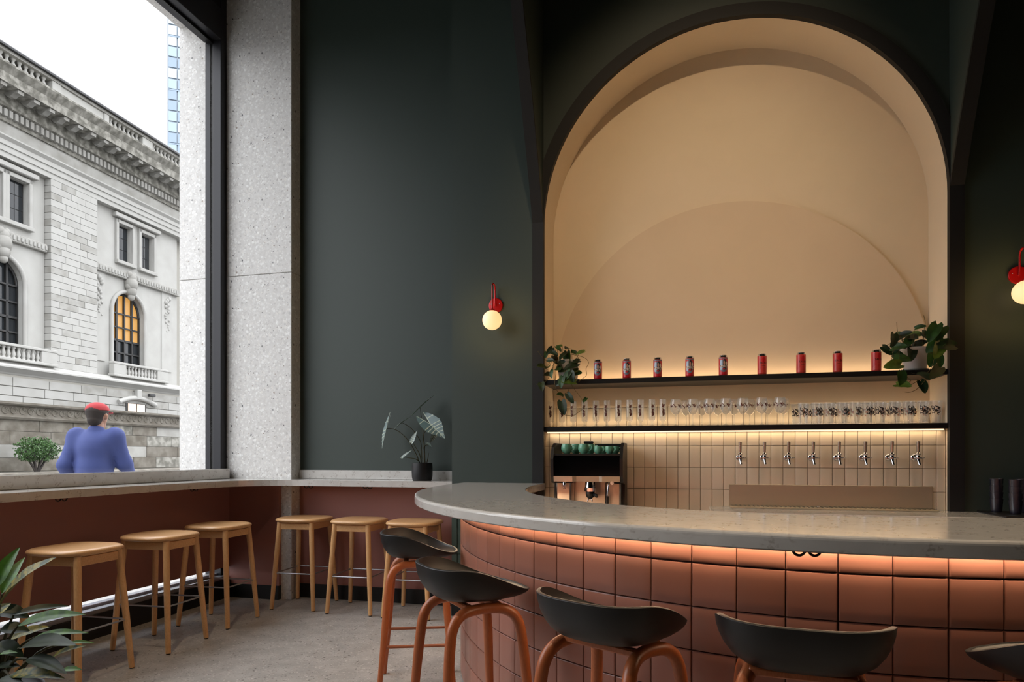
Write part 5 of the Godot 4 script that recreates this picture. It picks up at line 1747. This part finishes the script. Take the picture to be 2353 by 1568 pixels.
	for e in [-1.0, 1.0]:
		obj("balcony_block", boxed(Vector3(c + 0.35 + e * 1.48, 5.36, w + 0.42), Vector3(0.78, 0.5, 0.3), 0.02), M.stone_light, t)
	var bal := turned([Vector2(0.075, 0.0), Vector2(0.075, 0.05), Vector2(0.045, 0.07), Vector2(0.085, 0.17), Vector2(0.05, 0.32), Vector2(0.045, 0.38), Vector2(0.075, 0.42), Vector2(0.075, 0.48)], 10)
	for k in 10:
		obj("baluster", bal, M.stone_light, t, Transform3D(Basis(), Vector3(c + 0.35 - 1.0 + k * 0.222, 5.12, w + 0.44)))
	# the pair of upper windows in their frames
	obj("upper_wall", boxed(Vector3((l + r) / 2, 11.85, w - 0.52), Vector3(r - l, 3.0, 0.3)), M.stone_light, t)
	var off := 0.33 if c > 25 else 0.0
	var g0 := c - 1.01 + off if c > 25 else c - 0.82
	var g1 := c + 0.84 + off - 0.33 if c > 25 else c + 0.39
	var cells := [[l, 10.4, g0 - 0.0, 13.33], [g0 + 0.86, 10.4, g1, 13.33], [g1 + 0.86, 10.4, r, 13.33], [g0, 10.4, g0 + 0.86, 10.95], [g1, 10.4, g1 + 0.86, 10.95], [g0, 12.75, g0 + 0.86, 13.33], [g1, 12.75, g1 + 0.86, 13.33]]
	for q in cells:
		obj("upper_stone", boxed(Vector3((q[0] + q[2]) / 2, (q[1] + q[3]) / 2, w - 0.2), Vector3(q[2] - q[0], q[3] - q[1], 0.4)), M.stone_light, t)
	for e in [g0, g1]:
		var f := obj("upper_window", boxed(Vector3(e + 0.43, 11.85, w - 0.22), Vector3(0.86, 1.80, 0.04)), M.iron, t)
		for i in 2:
			for j in 3:
				obj("pane", boxed(Vector3(e + 0.235 + i * 0.39, 11.25 + j * 0.6, w - 0.19), Vector3(0.355, 0.56, 0.02)), M.dark_glass, f)
		for q in [[e - 0.1, 11.85, 0.16, 2.2], [e + 0.96, 11.85, 0.16, 2.2]]:
			obj("frame_moulding", boxed(Vector3(q[0], q[1], w + 0.06), Vector3(q[2], q[3], 0.14), 0.02), M.stone_alt, t)
		obj("frame_moulding", boxed(Vector3(e + 0.43, 12.86, w + 0.06), Vector3(1.2, 0.18, 0.14), 0.02), M.stone_alt, t)
		obj("window_sill", boxed(Vector3(e + 0.43, 10.82, w + 0.10), Vector3(1.25, 0.18, 0.24), 0.02), M.stone_alt, t)
	obj("window_cap", boxed(Vector3((g0 + g1 + 0.86) / 2, 13.12, w + 0.12), Vector3(g1 - g0 + 1.6, 0.22, 0.3), 0.03), M.stone_alt, t)


func terrace() -> void:
	var t := thing("terrace_wall", "low brownish stone terrace wall with a scroll band", "wall")
	t.transform = facade_frame(8.0)
	obj("core", boxed(Vector3(19, 0.9, -0.4), Vector3(26, 3.0, 0.7)), M.joint, t)
	run("coping", [Vector2(-0.6, 2.56), Vector2(0.16, 2.56), Vector2(0.2, 2.60), Vector2(0.2, 2.66), Vector2(-0.6, 2.72)], 6.0, 32.0, M.stone_brown, t)
	run("band", [Vector2(-0.6, 2.26), Vector2(0.04, 2.26), Vector2(0.04, 2.56), Vector2(-0.6, 2.56)], 6.0, 32.0, M.stone_brown, t)
	run("band_ledge", [Vector2(-0.6, 2.16), Vector2(0.1, 2.16), Vector2(0.14, 2.22), Vector2(0.14, 2.26), Vector2(-0.6, 2.26)], 6.0, 32.0, M.stone_brown, t)
	var curl := []
	for i in 15:
		var a := TAU * 1.25 * i / 14.0
		curl.append(Vector3((0.115 - 0.055 * i / 14.0) * cos(a), (0.115 - 0.055 * i / 14.0) * sin(a), 0.04))
	var cm := tubed(curl, 0.022, 6)
	for k in 44:
		obj("scroll", cm, M.stone_brown, t, Transform3D(Basis(), Vector3(13.2 + k * 0.27, 2.41, 0.0)))
	var unit := boxed(Vector3.ZERO, Vector3.ONE, 0.012)
	var g := RandomNumberGenerator.new()
	g.seed = 15
	for c in 4:
		var u := 11.0 + (0.6 if c % 2 else 0.0)
		while u < 26.0:
			var l := g.randf_range(1.1, 1.7)
			obj("stone_block", unit, [M.stone_brown, M.stone, M.stone_worn, M.stone_brown][g.randi() % 4], t, Transform3D(Basis.from_scale(Vector3(l - 0.02, 0.375, 0.4)), Vector3(u + l / 2, 0.86 + c * 0.385, -0.18)))
			u += l
	run("kerb", [Vector2(-0.3, -0.3), Vector2(1.2, -0.3), Vector2(1.2, 0.62), Vector2(1.14, 0.66), Vector2(0.7, 0.66), Vector2(0.7, 0.60), Vector2(-0.3, 0.60)], 6.0, 32.0, M.stone_brown, t)


func tower() -> void:
	var t := thing("glass_tower", "distant blue glass skyscraper beside the stone column, haze mixed into its colours", "building", Vector3(-135.2, 0, -150.8))
	t.rotation.y = deg_to_rad(35)
	obj("core", boxed(Vector3(9.2, 61, -9.2), Vector3(18, 122, 18)), mat(Color(0.56, 0.61, 0.66), 0.5), t)
	var hazy_tones := [mat(Color(0.60, 0.67, 0.72), 0.3), mat(Color(0.66, 0.72, 0.76), 0.3), mat(Color(0.53, 0.60, 0.67), 0.3), mat(Color(0.70, 0.75, 0.78), 0.3)]  # core and panes paled and greyed to paint in distance haze
	var g := RandomNumberGenerator.new()
	g.seed = 44
	var unit := boxed(Vector3.ZERO, Vector3(1, 1, 1))
	for r in 22:
		for c in 4:
			obj("pane", unit, hazy_tones[g.randi() % 4], t, Transform3D(Basis.from_scale(Vector3(2.0, 2.5, 0.2)), Vector3(1.5 + c * 2.3, 72.0 + r * 2.9, 0.0)))
			if r % 5 == 0 and c == 0:
				obj("mechanical_band", unit, hazy_tones[2], t, Transform3D(Basis.from_scale(Vector3(17.6, 0.35, 0.3)), Vector3(9.2, 70.4 + r * 2.9, 0.0)))


func shrub() -> void:
	var t := thing("terrace_shrub", "small rounded green shrub in front of the terrace wall", "shrub")
	t.transform = facade_frame(9.15) * Transform3D(Basis(), Vector3(15.85, 0.665, -0.25))
	var bark := mat(Color(0.22, 0.20, 0.19), 0.9)
	var g := RandomNumberGenerator.new()
	g.seed = 9
	for k in 8:
		var a := TAU * k / 8.0
		var tip := Vector3(cos(a) * 0.42, 0.62 + 0.1 * sin(k * 2.0), sin(a) * 0.3)
		obj("branch", tubed(curve([Vector3(cos(a) * 0.05, 0.0, 0), Vector3(cos(a) * 0.2, 0.25, sin(a) * 0.12), tip], 4), [0.035, 0.033, 0.03, 0.027, 0.024, 0.02, 0.017, 0.014, 0.01], 6), bark, t)
	var b := MB.new()
	for k in 3600:
		var d := Vector3(g.randfn(), g.randfn(), g.randfn()).normalized()
		var rr := pow(g.randf(), 0.35) * (1.0 + 0.12 * sin(d.x * 9.0 + d.y * 7.0))
		var c := Vector3(0, 0.62, 0) + Vector3(d.x * 0.62, d.y * 0.36, d.z * 0.45) * rr
		var u := Vector3(g.randfn(), g.randfn(), g.randfn()).normalized()
		var w := u.cross(Vector3(g.randfn(), g.randfn(), g.randfn())).normalized()
		var s := g.randf_range(0.022, 0.042)
		b.quad(c - u * s, c - w * s * 0.5, c + u * s, c + w * s * 0.5)
	var f := obj("foliage", b.mesh(), leaf_material(Color(0.10, 0.22, 0.07), Color(0.26, 0.40, 0.16), 91, 0.05), t)
	f.set_meta("kind", "stuff")


# a smooth body from tapered bones, meshed as surface nets
func flesh(bones: Array, cell: float, blend: float) -> ArrayMesh:
	var lo := Vector3.ONE * 1e9
	var hi := -lo
	for q in bones:
		for e in 2:
			var r: float = q[2 + e] + cell * 2
			lo = lo.min(q[e] - Vector3.ONE * r)
			hi = hi.max(q[e] + Vector3.ONE * r)
	var n := Vector3i(((hi - lo) / cell).ceil()) + Vector3i.ONE
	var sx := n.y * n.z
	var f := PackedFloat32Array()
	f.resize(n.x * sx)
	f.fill(1.0)
	var kk := blend
	for q in bones:
		var a: Vector3 = q[0]
		var ab: Vector3 = q[1] - a
		var l2 := maxf(ab.length_squared(), 1e-9)
		var m: float = maxf(q[2], q[3]) + blend + cell * 2
		var i0 := Vector3i(((a.min(q[1]) - Vector3.ONE * m - lo) / cell).floor()).max(Vector3i.ZERO)
		var i1 := Vector3i(((a.max(q[1]) + Vector3.ONE * m - lo) / cell).ceil()).min(n - Vector3i.ONE)
		for x in range(i0.x, i1.x + 1):
			for y in range(i0.y, i1.y + 1):
				for z in range(i0.z, i1.z + 1):
					var p := lo + Vector3(x, y, z) * cell
					var h := clampf((p - a).dot(ab) / l2, 0.0, 1.0)
					var d := p.distance_to(a + ab * h) - lerpf(q[2], q[3], h)
					var k := x * sx + y * n.z + z
					var o := f[k]
					var w := maxf(kk - absf(o - d), 0.0) / kk
					f[k] = minf(o, d) - w * w * kk * 0.25
	var at := {}
	var b := MB.new()
	var grad := PackedVector3Array()
	for x in n.x - 1:
		for y in n.y - 1:
			for z in n.z - 1:
				var k := x * sx + y * n.z + z
				var neg := 0
				var c := [f[k], f[k + 1], f[k + n.z], f[k + n.z + 1], f[k + sx], f[k + sx + 1], f[k + sx + n.z], f[k + sx + n.z + 1]]
				for v in c:
					neg += 1 if v < 0.0 else 0
				if neg == 0 or neg == 8:
					continue
				var s := Vector3.ZERO
				var m := 0
				for e in [[0, 1], [2, 3], [4, 5], [6, 7], [0, 2], [1, 3], [4, 6], [5, 7], [0, 4], [1, 5], [2, 6], [3, 7]]:
					var u: float = c[e[0]]
					var v: float = c[e[1]]
					if (u < 0.0) != (v < 0.0):
						var h := u / (u - v)
						var pa := Vector3(e[0] >> 2, (e[0] >> 1) & 1, e[0] & 1)
						var pb := Vector3(e[1] >> 2, (e[1] >> 1) & 1, e[1] & 1)
						s += pa.lerp(pb, h)
						m += 1
				at[k] = b.v.size()
				b.v.append(lo + (Vector3(x, y, z) + s / m) * cell)
				b.n.append(Vector3(c[4] + c[5] + c[6] + c[7] - c[0] - c[1] - c[2] - c[3], c[2] + c[3] + c[6] + c[7] - c[0] - c[1] - c[4] - c[5], c[1] + c[3] + c[5] + c[7] - c[0] - c[2] - c[4] - c[6]).normalized())
				b.uv.append(Vector2.ZERO)
	for k in at:
		var x: int = k / sx
		var y: int = (k / n.z) % n.y
		var z: int = k % n.z
		for ax in 3:
			var st: int = [sx, n.z, 1][ax]
			var s1: int = [n.z, 1, sx][ax]
			var s2: int = [1, sx, n.z][ax]
			if (f[k] < 0.0) == (f[k + st] < 0.0):
				continue
			if not (at.has(k - s1) and at.has(k - s2) and at.has(k - s1 - s2)):
				continue
			var q := [at[k], at[k - s1], at[k - s1 - s2], at[k - s2]]
			if f[k] < 0.0:
				b.ix.append_array([q[0], q[2], q[1], q[0], q[3], q[2]])
			else:
				b.ix.append_array([q[0], q[1], q[2], q[0], q[2], q[3]])
	return b.mesh()


func passer_by() -> void:
	# walks along the pavement towards -z, seen from its left shoulder side through the glass
	var t := thing("person", "person in a blue jacket and red cap walking past the window", "person", Vector3(-5.47, STREET, -5.19), 0.25)
	var P := {
		"hip": Vector3(0, 0.93, 0), "waist": Vector3(0, 1.06, 0.0), "chest": Vector3(0, 1.27, -0.02), "neck": Vector3(0, 1.43, -0.02), "head": Vector3(0, 1.57, -0.05),
		"sl": Vector3(-0.18, 1.38, -0.02), "el": Vector3(-0.23, 1.11, 0.08), "wl": Vector3(-0.22, 0.88, -0.02), "sr": Vector3(0.18, 1.38, -0.02), "er": Vector3(0.23, 1.12, -0.10), "wr": Vector3(0.21, 0.95, -0.28),
		"hl": Vector3(-0.09, 0.92, 0), "kl": Vector3(-0.10, 0.50, -0.16), "al": Vector3(-0.10, 0.09, -0.26), "tl": Vector3(-0.11, 0.03, -0.42), "hr": Vector3(0.09, 0.92, 0), "kr": Vector3(0.10, 0.49, 0.08), "ar": Vector3(0.10, 0.13, 0.34), "tr": Vector3(0.10, 0.035, 0.22)}
	var skin := mat(Color(0.62, 0.45, 0.36), 0.6)
	var body := [[P.hip, P.waist, 0.12, 0.11], [P.waist, P.chest, 0.11, 0.13], [P.chest, P.neck, 0.12, 0.055], [P.neck, P.head, 0.052, 0.06], [P.sl, P.el, 0.055, 0.042], [P.el, P.wl, 0.042, 0.028], [P.sr, P.er, 0.055, 0.042], [P.er, P.wr, 0.042, 0.028], [P.hl, P.kl, 0.085, 0.055], [P.kl, P.al, 0.055, 0.038], [P.al, P.tl, 0.042, 0.032], [P.hr, P.kr, 0.085, 0.055], [P.kr, P.ar, 0.055, 0.038], [P.ar, P.tr, 0.042, 0.032], [P.chest, P.sl, 0.10, 0.06], [P.chest, P.sr, 0.10, 0.06]]
	var b := MB.new()
	var parts := [flesh(body, 0.02, 0.04)]
	var hd: Vector3 = P.head
	parts.append(flesh([[hd + Vector3(0, 0.03, 0.015), hd + Vector3(0, 0.02, -0.005), 0.088, 0.084], [hd + Vector3(0, -0.05, -0.03), hd + Vector3(0, -0.085, -0.055), 0.058, 0.034], [hd + Vector3(0, 0.0, -0.085), hd + Vector3(0, -0.028, -0.108), 0.011, 0.014], [hd + Vector3(-0.086, -0.01, 0.01), hd + Vector3(-0.09, 0.015, 0.02), 0.012, 0.016], [hd + Vector3(0.086, -0.01, 0.01), hd + Vector3(0.09, 0.015, 0.02), 0.012, 0.016], [hd + Vector3(-0.028, 0.032, -0.078), hd + Vector3(0.028, 0.032, -0.078), 0.012, 0.012], [hd + Vector3(-0.018, -0.062, -0.086), hd + Vector3(0.018, -0.062, -0.086), 0.008, 0.008]], 0.006, 0.02))
	for e in [[P.el, P.wl, -1.0], [P.er, P.wr, 1.0]]:
		var d: Vector3 = (e[1] - e[0]).normalized()
		var s := Vector3(0, 0, 1).cross(d).normalized() * 0.3 + Vector3(0, 0, -1)
		s = (s - d * s.dot(d)).normalized()
		var w: Vector3 = e[1]
		var hand := [[w, w + d * 0.06, 0.026, 0.03], [w + d * 0.06 + s * 0.022, w + d * 0.085 + s * 0.024, 0.016, 0.014], [w + d * 0.06 - s * 0.022, w + d * 0.085 - s * 0.024, 0.016, 0.014]]
		var inn: Vector3 = d.cross(s) * float(e[2])
		for k in 4:
			var o: Vector3 = s * (0.03 - k * 0.02)
			var ln: float = [0.07, 0.078, 0.074, 0.058][k]
			hand.append([w + d * 0.085 + o, w + d * (0.085 + ln * 0.55) + o + inn * 0.008, 0.0092, 0.0086])
			hand.append([w + d * (0.085 + ln * 0.55) + o + inn * 0.008, w + d * (0.085 + ln * 0.9) + o + inn * 0.03, 0.0086, 0.0076])
		hand.append([w + d * 0.02 + s * 0.026, w + d * 0.055 + s * 0.052 + inn * 0.01, 0.012, 0.010])
		hand.append([w + d * 0.055 + s * 0.052 + inn * 0.01, w + d * 0.085 + s * 0.052 + inn * 0.02, 0.010, 0.0085])
		parts.append(flesh(hand, 0.005, 0.008))
	for m in parts:
		var ar: Array = m.surface_get_arrays(0)
		var k := b.v.size()
		b.v.append_array(ar[Mesh.ARRAY_VERTEX])
		b.n.append_array(ar[Mesh.ARRAY_NORMAL])
		b.uv.append_array(ar[Mesh.ARRAY_TEX_UV])
		for i in ar[Mesh.ARRAY_INDEX]:
			b.ix.append(i + k)
	obj("body", b.mesh(), skin, t)
	var jacket := [[P.hip + Vector3(0, -0.05, 0), P.waist, 0.15, 0.145], [P.waist, P.chest, 0.145, 0.155], [P.chest, P.neck, 0.14, 0.075], [P.chest, P.sl, 0.12, 0.082], [P.chest, P.sr, 0.12, 0.082], [P.sl, P.el, 0.078, 0.062], [P.el, P.wl, 0.062, 0.047], [P.sr, P.er, 0.078, 0.062], [P.er, P.wr, 0.062, 0.047]]
	obj("jacket", flesh(jacket, 0.02, 0.05), mat(Color(0.20, 0.25, 0.46), 0.8), t)
	var legs := [[P.hip, P.hip + Vector3(0, 0.02, 0), 0.135, 0.13], [P.hl, P.kl, 0.105, 0.075], [P.kl, P.al, 0.075, 0.062], [P.hr, P.kr, 0.105, 0.075], [P.kr, P.ar, 0.075, 0.062]]
	obj("trousers", flesh(legs, 0.02, 0.04), mat(Color(0.14, 0.15, 0.19), 0.85), t)
	for e in [[P.al, P.tl], [P.ar, P.tr]]:
		obj("shoe", flesh([[e[0] + Vector3(0, -0.025, 0.02), e[1], 0.055, 0.042]], 0.014, 0.02), mat(Color(0.1, 0.1, 0.1), 0.6), t)
	obj("hair", flesh([[hd + Vector3(0, 0.035, 0.035), hd + Vector3(0, -0.03, 0.055), 0.088, 0.062], [hd + Vector3(0, 0.045, 0.0), hd + Vector3(0, 0.05, 0.02), 0.088, 0.09]], 0.008, 0.02), mat(Color(0.13, 0.09, 0.07), 0.8), t)
	var cap := []
	for i in 9:
		var a := PI / 2 * i / 8.0
		cap.append(Vector2(maxf(0.001, 0.103 * cos(a)), 0.055 + 0.078 * sin(a)))
	obj("cap", turned(cap, 24, Transform3D(Basis(), hd + Vector3(0, 0.01, 0.012))), mat(Color(0.62, 0.16, 0.18), 0.8), t)
	var pk := PackedVector2Array()
	for i in 13:
		var a := PI * i / 12.0
		pk.append(Vector2(0.085 * cos(a), 0.085 + 0.095 * sin(a)))
	obj("cap_peak", prismed(pk, 0.0, 0.008, Transform3D(Basis(Vector3.RIGHT, Vector3(0, -0.15, -1), Vector3.UP), hd + Vector3(0, 0.062, 0.012))), mat(Color(0.55, 0.13, 0.15), 0.8), t)
